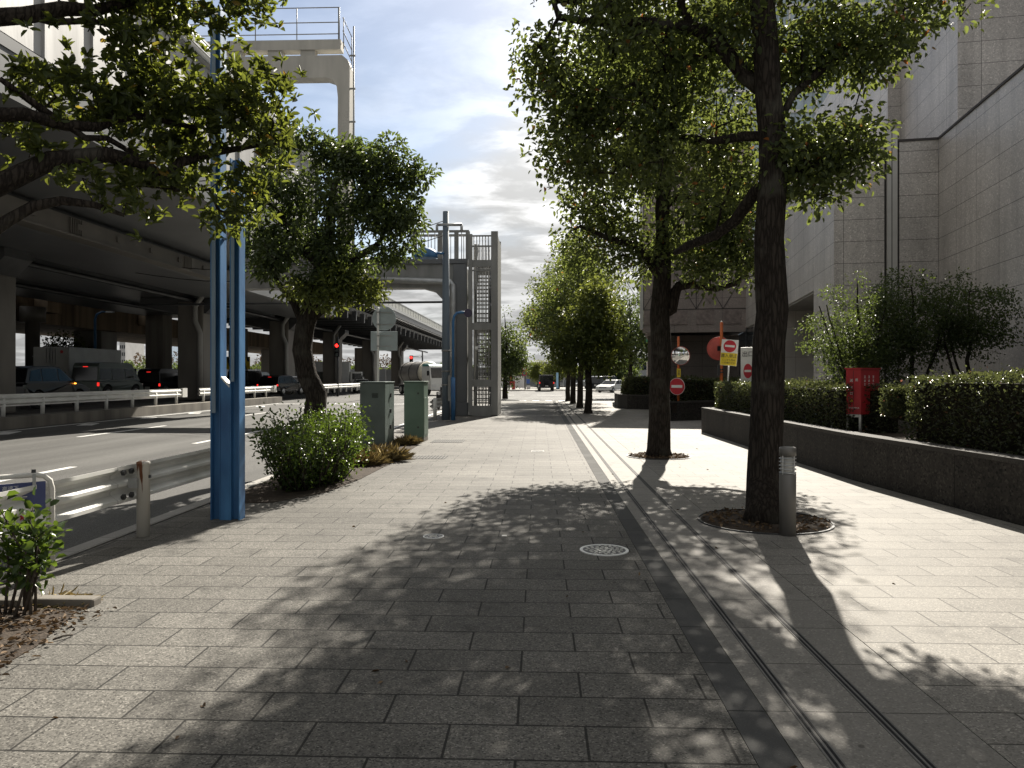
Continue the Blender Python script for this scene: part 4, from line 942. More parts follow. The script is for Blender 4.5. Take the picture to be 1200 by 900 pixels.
# ------------------------------------------------------------------ planters and hedges
def bed_line(pts, k=14):
    out = []
    for a, b in zip(pts[:-1], pts[1:]):
        for i in range(k): out.append(a.lerp(b, i / k))
    out.append(pts[-1]); return out
pl = empty('planter_wall', G(1000, 563), 'long low dark aggregate planter wall curving along the right side', 'planter')
f_ = [G(822, 506), G(900, 531), G(1000, 563), G(1100, 590), G(1200, 617), Vector((5.75, 5.5, 0)), Vector((6.5, 2.5, 0)), Vector((7.6, -.5, 0))]
for p in f_: p.z = 0
end = [f_[0] + Vector((4.4, -.8, 0))]
outer = end + [f_[0] + Vector((.25, .05, 0))] + f_
g = MB(); n = len(outer)
inner = []
for i, p in enumerate(outer):
    a = outer[max(i - 1, 0)]; b = outer[min(i + 1, n - 1)]; t_ = (b - a).normalized(); nn_ = Vector((-t_.y, t_.x, 0)); inner.append(p + nn_ * .28)
def strip(mb, A, B, z0, z1):
    k = len(A); vs = []
    for a, b in zip(A, B): vs += [(a.x, a.y, z0), (b.x, b.y, z0), (b.x, b.y, z1), (a.x, a.y, z1)]
    fs = []
    for i in range(k - 1):
        for j in range(4): fs.append((i * 4 + j, i * 4 + (j + 1) % 4, i * 4 + 4 + (j + 1) % 4, i * 4 + 4 + j))
    fs += [(0, 1, 2, 3), tuple((k - 1) * 4 + j for j in (3, 2, 1, 0))]
    mb.add(vs, fs)
strip(g, outer, inner, -.02, .655); g.build('wall', M['planter'], pl)
g = MB(); o2 = [p + (q - p) * -.04 for p, q in zip(outer, inner)]; strip(g, o2, inner, .657, .715); g.build('coping', M['coping'], pl)
g = MB(); far_ = [Vector((p.x + 7, p.y + 1.2, 0)) for p in inner]; strip(g, inner, far_, .3, .62); g.build('soil', M['earth'], pl)

def hedge(label, line, width, ztop, z0, seed, n, L=.045, leafm='leaf_hedge', group='clipped hedges in the stone planters', gaps=None, bulge=.06):
    """line: Vectors along the hedge's front top edge; width to its back (to the left of travel)"""
    rng = np.random.default_rng(seed); t = empty('hedge', line[len(line) // 2].xy.to_3d() + Vector((0, 0, z0)), label, 'hedge', group)
    A = np.array([p[:2] for p in line]); seg = np.linalg.norm(np.diff(A, axis=0), axis=1); cum = np.concatenate([[0], np.cumsum(seg)]); tot = cum[-1]
    def at(s):
        i = np.clip(np.searchsorted(cum, s, 'right') - 1, 0, len(seg) - 1); f = ((s - cum[i]) / seg[i])[:, None]
        p = A[i] * (1 - f) + A[i + 1] * f; d = (A[i + 1] - A[i]) / seg[i][:, None]; return p, np.stack([-d[:, 1], d[:, 0]], axis=1), d
    zt = ztop if callable(ztop) else (lambda s: np.full(len(s), ztop))
    s = rng.random(n) * tot; p, nv, dv = at(s); q = rng.random(n); H = zt(s)
    hz = H - z0; fr = hz / (hz + width)
    front = q < fr
    dep = np.where(front, np.abs(rng.normal(0, .05, n)), rng.random(n) * width)
    z = np.where(front, z0 + rng.random(n) * hz, H - np.abs(rng.normal(0, .045, n)))
    bump = np.array([noise.noise(Vector((a * 1.7, b * 1.7, seed))) for a, b in zip(s, z)]) * bulge
    edge = rng.random(n)                             # rounded shoulder and ends
    dep = np.where(front & (z > H - .22), dep + np.maximum(0, z - H + .22) ** 2 * 3.5, dep)
    z = np.where(rng.random(n) < .04, z + rng.random(n) * .13 * (z > H - .3), z)
    pos = np.concatenate([p + nv * (dep + bump * front)[:, None], (z + bump * ~front)[:, None]], axis=1)
    nrm = np.where(front[:, None], np.concatenate([-nv, np.full((n, 1), .35)], axis=1), np.tile([0, 0, 1.0], (n, 1)))
    ne = n // 14                                     # both ends
    for e, sg in ((0, -1), (tot, 1)):
        pe, ve, de = at(np.full(ne, e - 1e-4 if e else 0.0)); dd = rng.random(ne) * width; ze = z0 + rng.random(ne) * (zt(np.full(ne, e))[0] - z0)
        pos = np.concatenate([pos, np.concatenate([pe + ve * dd[:, None] + de * rng.normal(0, .04, (ne, 1)), ze[:, None]], axis=1)])
        nrm = np.concatenate([nrm, np.concatenate([de * sg, np.full((ne, 1), .3)], axis=1)])
    d = nrm + rng.normal(0, .75, nrm.shape)
    # shoots standing up out of the clipped top
    leaf_obj('foliage', pos, d, L, L * .55, M[leafm], t, rng, ups=nrm + rng.normal(0, .5, nrm.shape))
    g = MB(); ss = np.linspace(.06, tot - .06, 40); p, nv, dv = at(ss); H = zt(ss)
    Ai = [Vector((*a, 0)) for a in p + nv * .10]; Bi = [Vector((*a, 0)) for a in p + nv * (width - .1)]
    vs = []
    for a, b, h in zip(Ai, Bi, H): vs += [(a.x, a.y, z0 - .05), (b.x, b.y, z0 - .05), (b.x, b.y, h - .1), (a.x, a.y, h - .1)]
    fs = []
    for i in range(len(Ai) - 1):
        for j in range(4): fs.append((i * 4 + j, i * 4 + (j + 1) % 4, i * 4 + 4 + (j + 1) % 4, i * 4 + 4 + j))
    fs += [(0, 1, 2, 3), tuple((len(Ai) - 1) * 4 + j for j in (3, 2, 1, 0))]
    g.add(vs, fs); g.build('shade_core', M['core'], t)  # opaque block filling the hedge, its inner shade put into the dark colour
    return t
fl = bed_line([p + (q - p) * 1.35 for p, q in zip(outer[2:], inner[2:])], 8)
# front edge positions along the planter, from the far end towards the camera
cut = min(range(len(fl)), key=lambda i: abs(fl[i].y - 11.0))
cut2 = min(range(len(fl)), key=lambda i: abs(fl[i].y - 13.35))
hedge('long clipped hedge behind the planter wall, from its far end up to the red box', fl[:cut2 + 1], 1.2, 1.46, .62, 71, 15000, L=.05)
hedge('pinkish-topped glossy hedge in the planter nearest the viewer at right edge', fl[cut:], 1.4, 1.62, .62, 72, 26000, L=.045, bulge=.1)
pm = fl[cut] + Vector((.08, .55, 0))
tag(hedge('small round bush hiding the right side of the red box', [pm + Vector((-.05, .36, 0)), pm + Vector((-.02, 0, 0)), pm + Vector((.12, -.25, 0))], .35, 1.40, .62 + .38, 73, 2200, L=.045, group=None), cat='bush')

# corner island: two stretches of planter and hedge
isl = empty('planter_wall', G(745, 479), 'low dark planter wall with rounded corner by the road crossing, beyond the second tree', 'planter')
c_ = [G(838, 492), G(778, 493.5), W(770, HOR, 33).xy.to_3d(), G(764, 480), G(735, 479.3), G(724, 477.8), G(720.5, 475.5), G(720, 471)]
for p in c_: p.z = 0
c_ = c_[::-1]; nI = len(c_); inn = []
for i, p in enumerate(c_):
    a = c_[max(i - 1, 0)]; b = c_[min(i + 1, nI - 1)]; t_ = (b - a).normalized(); inn.append(p + Vector((-t_.y, t_.x, 0)) * .3)
g = MB(); strip(g, c_, inn, -.05, .66); g.build('wall', M['planter'], isl)
g = MB(); strip(g, [p + (q - p) * -.05 for p, q in zip(c_, inn)], inn, .662, .72); g.build('coping', M['coping'], isl)
g = MB(); g.prism([p.xy for p in inn] + [(9.5, 27.5), (9.5, 44)], .3, .6, 'XY'); g.build('soil', M['earth'], isl)
hl = bed_line([p + (q - p) * 1.3 for p, q in zip(c_[1:6], inn[1:6])], 6)
hedge('clipped hedge with browned top in the corner planter by the crossing', hl, 1.6, 1.52, .6, 74, 9000, L=.10)
hl = bed_line([c_[7] + Vector((-3.4, .6, 0)) + Vector((1.5, 0, 0)), c_[7] + Vector((.2, .55, 0)), c_[7] + Vector((2.2, .4, 0))], 6)
hedge('dark hedge behind the oval no-entry sign, in front of the recessed wall', hl, 2.2, 1.5, .6, 75, 8000, L=.09)
# ------------------------------------------------------------------ bollard lamp and tree pits
def tree_pit(c, r, label, seed):
    t = empty('tree_pit', Vector((c.x, c.y, 0)), label, 'tree pit', 'round soil pits in the pavement'); rng = np.random.default_rng(seed)
    MB().lathe((c.x, c.y, 0), [(r - .02, -.02), (r - .02, .006), (r * .3, .025)], n=48).build('soil', M['earth'], t)
    g = MB(); vs, fs = [], []
    for q in range(48):
        a = 2 * math.pi * q / 48; ca, sa = math.cos(a), math.sin(a)
        vs += [(c.x + r * ca, c.y + r * sa, -.02), (c.x + (r + .022) * ca, c.y + (r + .022) * sa, -.02), (c.x + (r + .022) * ca, c.y + (r + .022) * sa, .014), (c.x + r * ca, c.y + r * sa, .014)]
        i, j = q * 4, (q + 1) % 48 * 4
        for k in range(4): fs.append((i + k, j + k, j + (k + 1) % 4, i + (k + 1) % 4))
    g.add(vs, fs); g.build('rim', M['dark_metal'], t)
    n = 420; a = rng.random(n) * 6.283; rr = r * .95 * np.sqrt(rng.random(n))
    pos = np.stack([c.x + rr * np.cos(a), c.y + rr * np.sin(a), .02 + rng.random(n) * .02], axis=1); d = rng.normal(0, 1, (n, 3)); d[:, 2] *= .25
    o = leaf_obj('leaf_litter', pos, d, .05, .026, M['leaf_dry'], t, rng); o['kind'] = 'stuff'
tree_pit(b1 + Vector((.02, .05, 0)), .70, 'round soil pit with dry leaves around the trunk beside the bollard lamp', 5)
tree_pit(b2 + Vector((0, 0, 0)), .62, 'round soil pit around the second trunk of the row', 6)

p = G(923, 627); t = empty('bollard_lamp', p, 'dark grey cylindrical bollard lamp with louvred head beside the big trunk', 'bollard lamp')
px, py = p.x, p.y
MB().lathe((px, py, 0), [(.082, -.01), (.082, .62), (.078, .625)], n=28).build('post', M['bollard'], t)
g = MB(); g.lathe((px, py, 0), [(.066, .625), (.066, .80)], n=24); g.build('diffuser', M['diffuser'], t)
g = MB()
for k in range(5): g.lathe((px, py, 0), [(.066, .634 + k * .036), (.083, .630 + k * .036), (.083, .638 + k * .036), (.066, .645 + k * .036)], n=28)
for k in range(4):
    a = k * math.pi / 2 + .6; g.box(px + .076 * math.cos(a) - .006, px + .076 * math.cos(a) + .006, py + .076 * math.sin(a) - .006, py + .076 * math.sin(a) + .006, .62, .81)
g.build('louvre', M['galv'], t)
MB().lathe((px, py, 0), [(.083, .805), (.083, .885), (.072, .893), (.0, .895)], n=28).build('cap', M['bollard'], t)

# ------------------------------------------------------------------ blue twin post
p = G(267, 608); t = empty('blue_twin_post', p, 'tall blue steel twin post with channel panel between its legs at the kerb', 'post'); px, py = p.x, p.y
s = 8.42 / FPX
def chan(mb, x0, x1, z1, y=0, dep=.16):
    w = x1 - x0
    mb.box(x0, x0 + .012, py - dep / 2 + y, py + dep / 2 + y, 0, z1); mb.box(x1 - .012, x1, py - dep / 2 + y, py + dep / 2 + y, 0, z1); mb.box(x0 + .013, x1 - .013, py - .01 + y, py + .01 + y, 0, z1 - .002)
xl = px - .165
g = MB(); chan(g, xl, xl + .115, 5.75); g.build('leg', M['blue'], t)
g = MB(); g.box(xl + .014, xl + .058, py - .082, py - .07, 1.2, 5.7); g.build('faded_flange', M['blue_faded'], t)
g = MB(); chan(g, px + .055, px + .165, 4.05); g.build('leg', M['blue'], t)
g = MB(); g.box(px + .069, px + .105, py - .082, py - .07, 1.55, 4.0); g.build('faded_flange', M['blue_faded'], t)
g = MB(); g.prism([(xl + .118, .0), (px + .052, .0), (px + .052, 1.49), (xl + .118, 1.60)], py - .075, py - .05, 'XZ'); g.build('panel', M['blue'], t)
g = MB(); g.beam((xl + .116, py - .02, 1.60), (px + .053, py - .02, 1.49), .11, .02); g.build('panel_lip', M['white_worn'], t)
g = MB()
for z in (.4, .9, 1.4, 3.15): g.box(xl + .117, px + .053, py - .03, py + .03, z, z + .02)
g.build('batten', M['blue_faded'], t)

# ------------------------------------------------------------------ guard rails
W_PROF = [(0, 0), (.0, .035), (.05, .085), (.05, .12), (.0, .165), (.0, .195), (.05, .24), (.05, .275), (0, .325), (0, .36)]
def wbeam(mb, a, b, z0, depth=.08, side=1, h=.36):
    """W-section beam from a to b; ridges towards the side's normal"""
    a = Vector(a); b = Vector(b); d = (b - a).normalized(); nn_ = Vector((d.y, -d.x, 0)) * side; k = h / .36
    pts = [(x * depth / .05, z * k) for x, z in W_PROF]; m_ = len(pts)
    vs = []
    for p_ in (a, b):
        for x, z in pts: q = p_ + nn_ * x; vs.append((q.x, q.y, z0 + z))
        for x, z in pts: q = p_ + nn_ * (x - .006); vs.append((q.x, q.y, z0 + z))
    fs = []
    for i in range(m_ - 1):
        fs.append((i, i + 1, 2 * m_ + i + 1, 2 * m_ + i)); fs.append((m_ + i + 1, m_ + i, 3 * m_ + i, 3 * m_ + i + 1))
        fs.append((i, m_ + i, m_ + i + 1, i + 1)); fs.append((2 * m_ + i, 2 * m_ + i + 1, 3 * m_ + i + 1, 3 * m_ + i))
    fs += [(0, 2 * m_, 3 * m_, m_), (m_ - 1, 2 * m_ - 1, 4 * m_ - 1, 3 * m_ - 1)]
    mb.add(vs, fs)
pp = G(168, 628); gr = empty('guard_rail', pp, 'white corrugated roadside guard rail on a rusty-topped post by the blue twin post', 'guard rail')
x0 = pp.x - .13
g = MB(); wbeam(g, (x0, 2.5, 0), (x0, pp.y + .05, 0), .36, side=-1); wbeam(g, (x0 + .012, pp.y - .25, 0), (x0 + .03, 9.9, 0), .36, side=-1); g.build('beam', M['rail_white'], gr)
g = MB(); g.lathe((pp.x, pp.y, 0), [(.063, -.02), (.063, .72), (.066, .722), (.066, .745), (.03, .76)], n=18); po = g.build('post', M['post_rusty'], gr)
g = MB(); g.lathe((pp.x - .02, 4.2, 0), [(.063, -.02), (.063, .70), (.03, .72)], n=18); g.build('post', M['post_rusty'], gr)
for dy in (-.16, -.02):
    for z in (.42, .66): MB().obox((x0 + .03, pp.y + dy - .02, z), (.035, .04, .04), rx=.5).build('bolt', M['dark_metal'], gr)
MB().obox((pp.x - .06, pp.y - .05, .54), (.09, .09, .09)).build('bracket', M['galv'], gr); MB().obox((pp.x + .064, pp.y + .0, .60), (.02, .03, .03)).build('bolt', M['dark_metal'], gr)
g = MB(); g.tube([(x0 - .06, 9.95, .36), (x0 - .06, 10.12, .40), (x0 - .06, 10.16, .54), (x0 - .06, 10.12, .68), (x0 - .06, 9.95, .72)], .05, n=8); g.build('end_terminal', M['rail_white'], gr)

def median_rail(x, y0, y1, label, end):
    t = empty('guard_rail', (x, (y0 + y1) / 2, .26), label, 'guard rail', 'guard rails along the median')
    g = MB(); wbeam(g, (x, y0, 0), (x, y1, 0), .60, depth=.07, side=1, h=.42); wbeam(g, (x, y0, 0), (x, y1, 0), .60, depth=.07, side=-1, h=.42)
    if end: g.box(x - .09, x + .09, y1, y1 + .5, .58, 1.04)
    g.build('beam', M['rail_white'], t)
    for y in np.arange(y0 + .5, y1, 2.0):
        MB().lathe((x, y, .25), [(.07, 0), (.07, .62)], n=10).build('post', M['rail_white'], t)
median_rail(-18.15, 12, 37.0, 'white median guard rail in front of the box truck and van, ending before the pier', True)
median_rail(-18.15, 39.0, 43.4, 'short white median guard rail at the pier foot, behind the blue twin post', False)
median_rail(-18.15, 44.2, 50.0, 'white median guard rail in front of the waiting dark wagon with lit tail lamps', True)
median_rail(-17.95, 56.0, 90.0, 'distant white median guard rail beyond the junction, behind the green cabinets', False)

# ------------------------------------------------------------------ police notice on a tube frame
a = G(61, 668); dxy = Vector((-.47, -.50, 0)).normalized()
b = a + Vector((-.42, -.40, 0)); t = empty('notice_board', (a + b) / 2, 'white tube-framed roadside warning notice with navy header, behind the young leafy plant', 'notice board')
ax_ = (a - b); wl = ax_.length; ax_.normalize(); nn_ = Vector((ax_.y, -ax_.x, 0)); rz = math.atan2(ax_.y, ax_.x)
H_ = .80; pts = [b]
def pl_(s_, z): q = b + ax_ * s_; return Vector((q.x, q.y, z))
arc = [pl_(0, -.02), pl_(0, H_ - .12), pl_(.015, H_ - .055), pl_(.055, H_ - .015), pl_(.12, H_), pl_(wl - .12, H_), pl_(wl - .055, H_ - .015), pl_(wl - .015, H_ - .055), pl_(wl, H_ - .12), pl_(wl, -.02)]
MB().tube(arc, .021, n=12).build('tube_frame', M['white_worn'], t)
MB().tube([pl_(0, .2), pl_(wl, .2)], .016, n=10).build('lower_bar', M['white_worn'], t)
def bplate(name, s0, s1, z0, z1, off, mat, th=.006):
    c = pl_((s0 + s1) / 2, (z0 + z1) / 2) + nn_ * off
    return MB().obox(c, (s1 - s0, th, z1 - z0), rz=rz).build(name, mat, t)
bplate('board', .045, wl - .045, .26, H_ - .055, .0, M['white'])
bplate('header', .047, wl - .047, H_ - .30, H_ - .057, .006, M['sign_blue'])
for s_ in (.13, wl - .13): bplate('bracket', s_ - .012, s_ + .012, H_ - .10, H_ + .01, .026, M['galv']); MB().obox(pl_(s_, H_ + .03) + nn_ * .0, (.03, .02, .03), rz=rz).build('clip', M['dark_metal'], t)
words('警 告', .105, M['letter_white'], t, face(pl_(wl / 2, H_ - .185) + nn_ * .011, rz)); words('高速下', .038, M['letter_white'], t, face(pl_(wl / 2, H_ - .095) + nn_ * .011, rz)); words('Warning', .036, M['letter_white'], t, face(pl_(wl / 2, H_ - .275) + nn_ * .011, rz))
g = MB(); cc_ = pl_(wl / 2 + .03, .41) + nn_ * .012
ring = [cc_ + ax_ * (.075 * math.cos(q)) + Vector((0, 0, .075 * math.sin(q))) for q in np.linspace(0, 2 * math.pi, 25)]
g.tube(ring, .008, n=5); g.tube([ring[3], ring[15]], .007, n=5); g.build('prohibition_ring', M['sign_red'], t)
g = MB(); g.obox(cc_ + Vector((0, 0, -.01)), (.07, .006, .05), rz=rz); g.obox(cc_ + Vector((0, 0, .02)), (.04, .006, .03), rz=rz); g.build('car_symbol', M['letter_black'], t)

# ------------------------------------------------------------------ near planting strip, plant, twig, kerb stone
e_ = MB(); e_.prism([(-4.17, -6), (-2.92, -6), (-2.95, 3.4), (-2.98, 4.3), (-3.15, 4.95), (-3.4, 5.02), (-4.17, 5.02)], -.02, .006, 'XY')
tag(e_.build('soil_bed', M['earth']), kind='structure')
e_ = MB(); e_.prism([(-4.15, 9.2), (-3.4, 9.35), (-2.95, 10.2), (-2.8, 11.6), (-2.75, 13.5), (-2.85, 17.5), (-4.15, 17.5)], -.02, .008, 'XY')
tag(e_.build('soil_bed', M['earth']), kind='structure')
g = MB(); g.box(-4.16, -3.62, 5.03, 5.13, -.02, .05); g.box(-3.6, -3.1, 5.05, 5.16, -.02, .055)
tag(g.build('bed_edging', M['concrete_dark'], bevel=.015), 'short grey stone edging at the end of the bare soil strip', 'edging')
rng = np.random.default_rng(3)
n = 2600; pos = np.stack([-4.1 + rng.random(n) * 1.35, 1.0 + rng.random(n) * 4.0, .012 + rng.random(n) * .012], axis=1); keep = pos[:, 0] < -2.95 + rng.normal(0, .08, n); pos = pos[keep]
d = rng.normal(0, 1, pos.shape); d[:, 2] *= .2
o = leaf_obj('leaf_litter', pos, d, .045, .018, M['leaf_dry'], None, rng); tag(o, 'small dry leaves scattered over the bare soil strip', 'leaf litter', kind='stuff')
n = 45; pos = np.stack([-3.0 + rng.random(n) * 6.5, 3.0 + rng.random(n) ** 1.5 * 22, np.full(n, .006)], axis=1); d = rng.normal(0, 1, (n, 3)); d[:, 2] *= .15
o = leaf_obj('fallen_leaves', pos, d, .045, .02, M['leaf_dry'], None, rng); tag(o, 'few fallen leaves scattered on the pavement', 'fallen leaves', kind='stuff')
def grass_tuft(c, n, r, h, label, seed, lean=(0, 0, 0), mat='straw', group=None, flat=1.0):
    rng = np.random.default_rng(seed); q = rng.random(n) * 6.28; rr = r * np.sqrt(rng.random(n))
    pos = np.stack([c[0] + rr * np.cos(q), c[1] + rr * np.sin(q) * .6, np.zeros(n) + .005], axis=1)
    d = np.stack([np.cos(q) * rr / r * .9 + rng.normal(0, .6, n), np.sin(q) * rr / r * .6 + rng.normal(0, .6, n), np.full(n, flat)], axis=1) + np.array(lean)
    return tag(leaf_obj('dry_grass_tuft', pos, d, h, .006, M[mat], None, rng, curl=.3, fold=.1), label, 'dry grass', group)
c = G(76, 705); grass_tuft((c.x, c.y), 420, .22, .09, 'flattened tuft of dry grass at the end of the soil strip', 81, lean=(.4, -.1, 0), flat=.12)
for k, (u, v, w_, h, lab) in enumerate(((450, 541, .34, .42, 'straw-coloured dry grass tuft in front of the grey-green cabinet'), (425, 546, .3, .34, 'brown dry grass between the bush and the grey-green cabinet'), (476, 522, .22, .3, 'dry grass clump in the gap between the two cabinets'))):
    c = G(u, v); grass_tuft((c.x, c.y + .1), 420, w_ * .85, h * .75, lab, 83 + k)
sticks = [((92, 738), (150, 726)), ((30, 758), (60, 776)), ((100, 772), (60, 775))]
g = MB()
a, b_ = G(62, 752), G(85, 746); g.tube([a + Vector((0, 0, .012)), (a + b_) / 2 + Vector((0, 0, .02)), b_ + Vector((0, 0, .012))], .006, n=5)
tag(g.build('fallen_stick', M['twig']), 'thin dark stick lying on the bare soil', 'stick')

def shrub(name, label, c, r, h, nst, nlv, seed, L, Wd, mat='leaf_shrub', z0=.1, shoots=0, cat='shrub', lean=(0, 0), pos_fn=None, group=None, sig=.09, per=12):
    rng = np.random.default_rng(seed); random.seed(seed); t = empty(name, Vector((c[0], c[1], 0)), label, cat, group); mb = MB(); T = []
    for k in range(nst):
        q = rng.random() * 6.28; rr = math.sqrt(rng.random()); bx, by = c[0] + r[0] * .5 * rr * math.cos(q), c[1] + r[1] * .6 * rr * math.sin(q)
        tx, ty = c[0] + r[0] * rr * math.cos(q) + lean[0] * h, c[1] + r[1] * rr * math.sin(q) + lean[1] * h
        zz = h * (1 - .22 * rr * rr) * rng.uniform(.85, 1.05) * (1.3 if k < shoots else 1)
        p0, p1 = Vector((bx, by, -.01)), Vector((tx, ty, zz)); mid = p0.lerp(p1, .5) + Vector((*rng.normal(0, .06, 2), .02))
        mb.tube([p0, p0.lerp(mid, .6), mid, mid.lerp(p1, .55) + Vector((*rng.normal(0, .03, 2), 0)), p1], [.011, .010, .008, .006, .003], n=5)
        for s_ in np.linspace(z0 / max(h, .01), 1, per):
            T.append((p0.lerp(mid, s_ * 2) if s_ < .5 else mid.lerp(p1, s_ * 2 - 1))[:])
    mb.build('stems', M['twig'], t, flip=False); T = np.array(T); k = max(1, nlv // len(T)); p, d = leaves_at(T, k, sig, rng, .8, -.35)
    p[:, 2] = np.maximum(p[:, 2], .02); leaf_obj('foliage', p, d, L, Wd, M[mat], t, rng); return t
c = G(20, 727); shrub('young_shrub', 'young leafy plant with bright rounded leaves in the soil strip by the notice', (-3.52, 4.9), (.26, .2), .74, 12, 560, 91, .07, .042, mat='leaf_shrub', z0=.32, sig=.07, per=7)
shrub('round_shrub', 'glossy green clipped bush around the foot of the bent evergreen tree', (-3.42, 11.3), (.72, 1.9), .98, 190, 13500, 92, .058, .030, z0=.12, shoots=26, sig=.085, per=11)

# ------------------------------------------------------------------ cabinets
def cabinet(name, label, u, vb, d, wf, dep, h, mat, doors, yaw):
    c = W(u, vb, d); c.z = 0; t = empty(name, c, label, 'utility cabinet', None, rz=yaw)
    MB().box(-wf / 2 - .0, wf / 2, 0, dep, 0, .10).build('plinth', M['concrete_dark'], t, local=True)
    MB().box(-wf / 2, wf / 2, 0, dep, .102, h - .03).build('body', mat, t, local=True, bevel=.012)
    MB().box(-wf / 2 - .02, wf / 2 + .02, -.02, dep + .02, h - .028, h).build('lid', mat, t, local=True, bevel=.008)
    g = MB()
    if doors:
        for k in range(5): g.box(-.02 + .02, .14, -.006, .002, h * .76 + k * .022, h * .76 + k * .022 + .009)
        g.build('vent_slots', M['black'], t, local=True)
        dd = MB(); dd.box(wf / 2, wf / 2 + .012, .03, dep * .48, .14, h - .06); dd.build('door', M['green_cab2'], t, local=True)
        dd = MB(); dd.box(wf / 2, wf / 2 + .012, dep * .5, dep - .03, .14, h - .06); d2 = dd.build('door', M['green_cab2'], t, local=True)
        for z in (.42, .78, 1.14):
            MB().box(wf / 2 + .013, wf / 2 + .04, dep * .52, dep * .52 + .05, z, z + .09).build('handle', M['dark_metal'], t, local=True)
    else:
        for z in (h * .8, h * .24): MB().lathe((wf * .22, -.012, z), [(.025, 0), (.02, .01)], n=10, axis='Y').build('lock', M['dark_metal'], t, local=True)
        MB().box(wf / 2, wf / 2 + .01, .02, dep - .02, h * .12, h * .72).build('side_panel', mat, t, local=True)
    return t
cabinet('utility_cabinet', 'larger grey-green steel cabinet with vent slots and side doors, next to the bush', 436, 525, 16.6, .56, .86, 1.50, M['green_cab2'], True, R(-3))
cabinet('utility_cabinet', 'narrower pale green steel cabinet standing behind the larger one', 485, 517, 18.4, .50, .52, 1.50, M['green_cab'], False, R(-3))

# ------------------------------------------------------------------ signs seen from behind
p = W(443, HOR, 18.4); p.z = 0; t = empty('road_sign', p, 'backs of a round and a rectangular road sign on a white pole behind the cabinets', 'road sign')
px, py = p.x, p.y
MB().lathe((px, py, 0), [(.03, -.1), (.03, 3.32), (.01, 3.33)], n=14).build('pole', M['white'], t)
zc1 = W(450, 373, 18.4).z; zc2 = W(450, 399.5, 18.4).z; xo = .14
MB().lathe((px + xo, py + .05, zc1), [(.30, 0), (.30, .012)], n=36, axis='Y').build('round_plate', M['sign_back'], t)
MB().box(px + xo - .335, px + xo + .335, py + .05, py + .062, zc2 - .24, zc2 + .24).build('square_plate', M['sign_back'], t, bevel=.006)
for z in (zc1 + .15, zc1 - .15, zc2 + .13, zc2 - .13):
    MB().box(px + xo - .2, px + xo + .2, py + .035, py + .048, z - .012, z + .012).box(px - .04, px + .04, py - .035, py + .036, z - .018, z + .018).build('clamp', M['galv'], t)

# ------------------------------------------------------------------ utility pole with lamp, blue mirror post
D = 27.8; p = W(522.5, 491, D); p.z = 0; t = empty('utility_pole', p, 'tall grey-blue utility pole with domed blue lamp and crossarm by the stair tower', 'utility pole'); px, py = p.x, p.y
zz = lambda v: W(522, v, D).z
MB().tube([(px, py, -.1), (px, py, 3), (px, py, zz(248))], [.155, .145, .115], n=16).build('pole', mk('weathered_pole', (.12, .155, .19), rough=.6, var=.25, scale=1.2, stretch=(1, 1, .2)), t)
g = MB(); g.tube([(px - .32, py - .1, zz(264)), (px + .62, py - .1, zz(264))], .055, n=8)
for x in (px - .32, px + .6): g.tube([(x, py - .1, zz(264)), (x, py - .1, zz(271))], .05, n=8)
g.build('crossarm', M['galv'], t)
g = MB(); g.tube([(px - .05, py - .1, zz(297.5)), (px - .45, py - .12, zz(297))], .045, n=8); g.tube([(px - .42, py - .12, zz(297)), (px - .42, py - .12, zz(294))], .05, n=8); g.build('lamp_arm', M['blue'], t)
g = MB(); v_ = []
for k in range(9):
    q = k / 8 * math.pi / 2; v_.append((.56 * math.cos(q) * .5 + .001, .20 * math.sin(q)))
g.lathe((0, 0, 0), [(.30, -.06)] + [(a * 1.08, b) for a, b in v_], n=20)
g.v = [(px - .76 + x * 1.55, py - .12 + y, zz(300) + z * 1.5) for x, y, z in g.v]; g.build('lamp_shade', M['blue'], t)
g = MB()
for (z0, z1, dy) in ((zz(259), 7.6, 0), (zz(276), 7.1, 0)):
    a = Vector((px - .1, py, z0)); b_ = Vector((-19, 34, z1 - .6)); g.tube([a.lerp(b_, f) + Vector((0, 0, -1.0 * math.sin(math.pi * f))) for f in np.linspace(0, 1, 12)], .016, n=4)
g.build('cable', M['black'], t)
g = MB()
for v in (412, 436, 452): g.lathe((px, py, 0), [(.165, zz(v)), (.165, zz(v) + .06)], n=16)
g.box(px + .1, px + .26, py - .2, py - .06, zz(470), zz(440)); g.tube([(px + .2, py - .1, zz(440)), (px + .2, py - .1, zz(418))], .03, n=6)
g.build('meter_box', M['steel_grey'], t)
p = W(531, 490, 27.6); p.z = 0; t = empty('blue_mast', p, 'slender blue mast with curved arm carrying a dark round disc, beside the utility pole', 'mast'); px, py = p.x, p.y
zt = W(531, 366, 27.6).z
MB().tube([(px, py, 0), (px, py, 1.6)], .085, n=12).build('base_sleeve', M['blue'], t)
MB().tube([(px, py, 1.6), (px, py, zt - .35), (px + .04, py, zt - .14), (px + .14, py, zt - .03), (px + .3, py, zt), (px + .5, py, zt)], .05, n=10).build('mast_arm', M['blue'], t)
MB().lathe((px + .56, py - .05, zt - .03), [(.15, 0), (.16, .03), (.10, .06)], n=22, axis='Y').build('disc', mk('dark_purple_disc', (.045, .035, .07), rough=.4), t)
a = W(506, 492, 28); b_ = W(522, 480, 31.5); t = empty('guard_rail', (a.x, a.y, 0), 'short white guard rail end at the kerb left of the utility pole', 'guard rail')
g = MB(); wbeam(g, (a.x, a.y, 0), (a.x + .05, b_.y + 1.5, 0), .4, side=-1); g.build('beam', M['rail_white'], t)
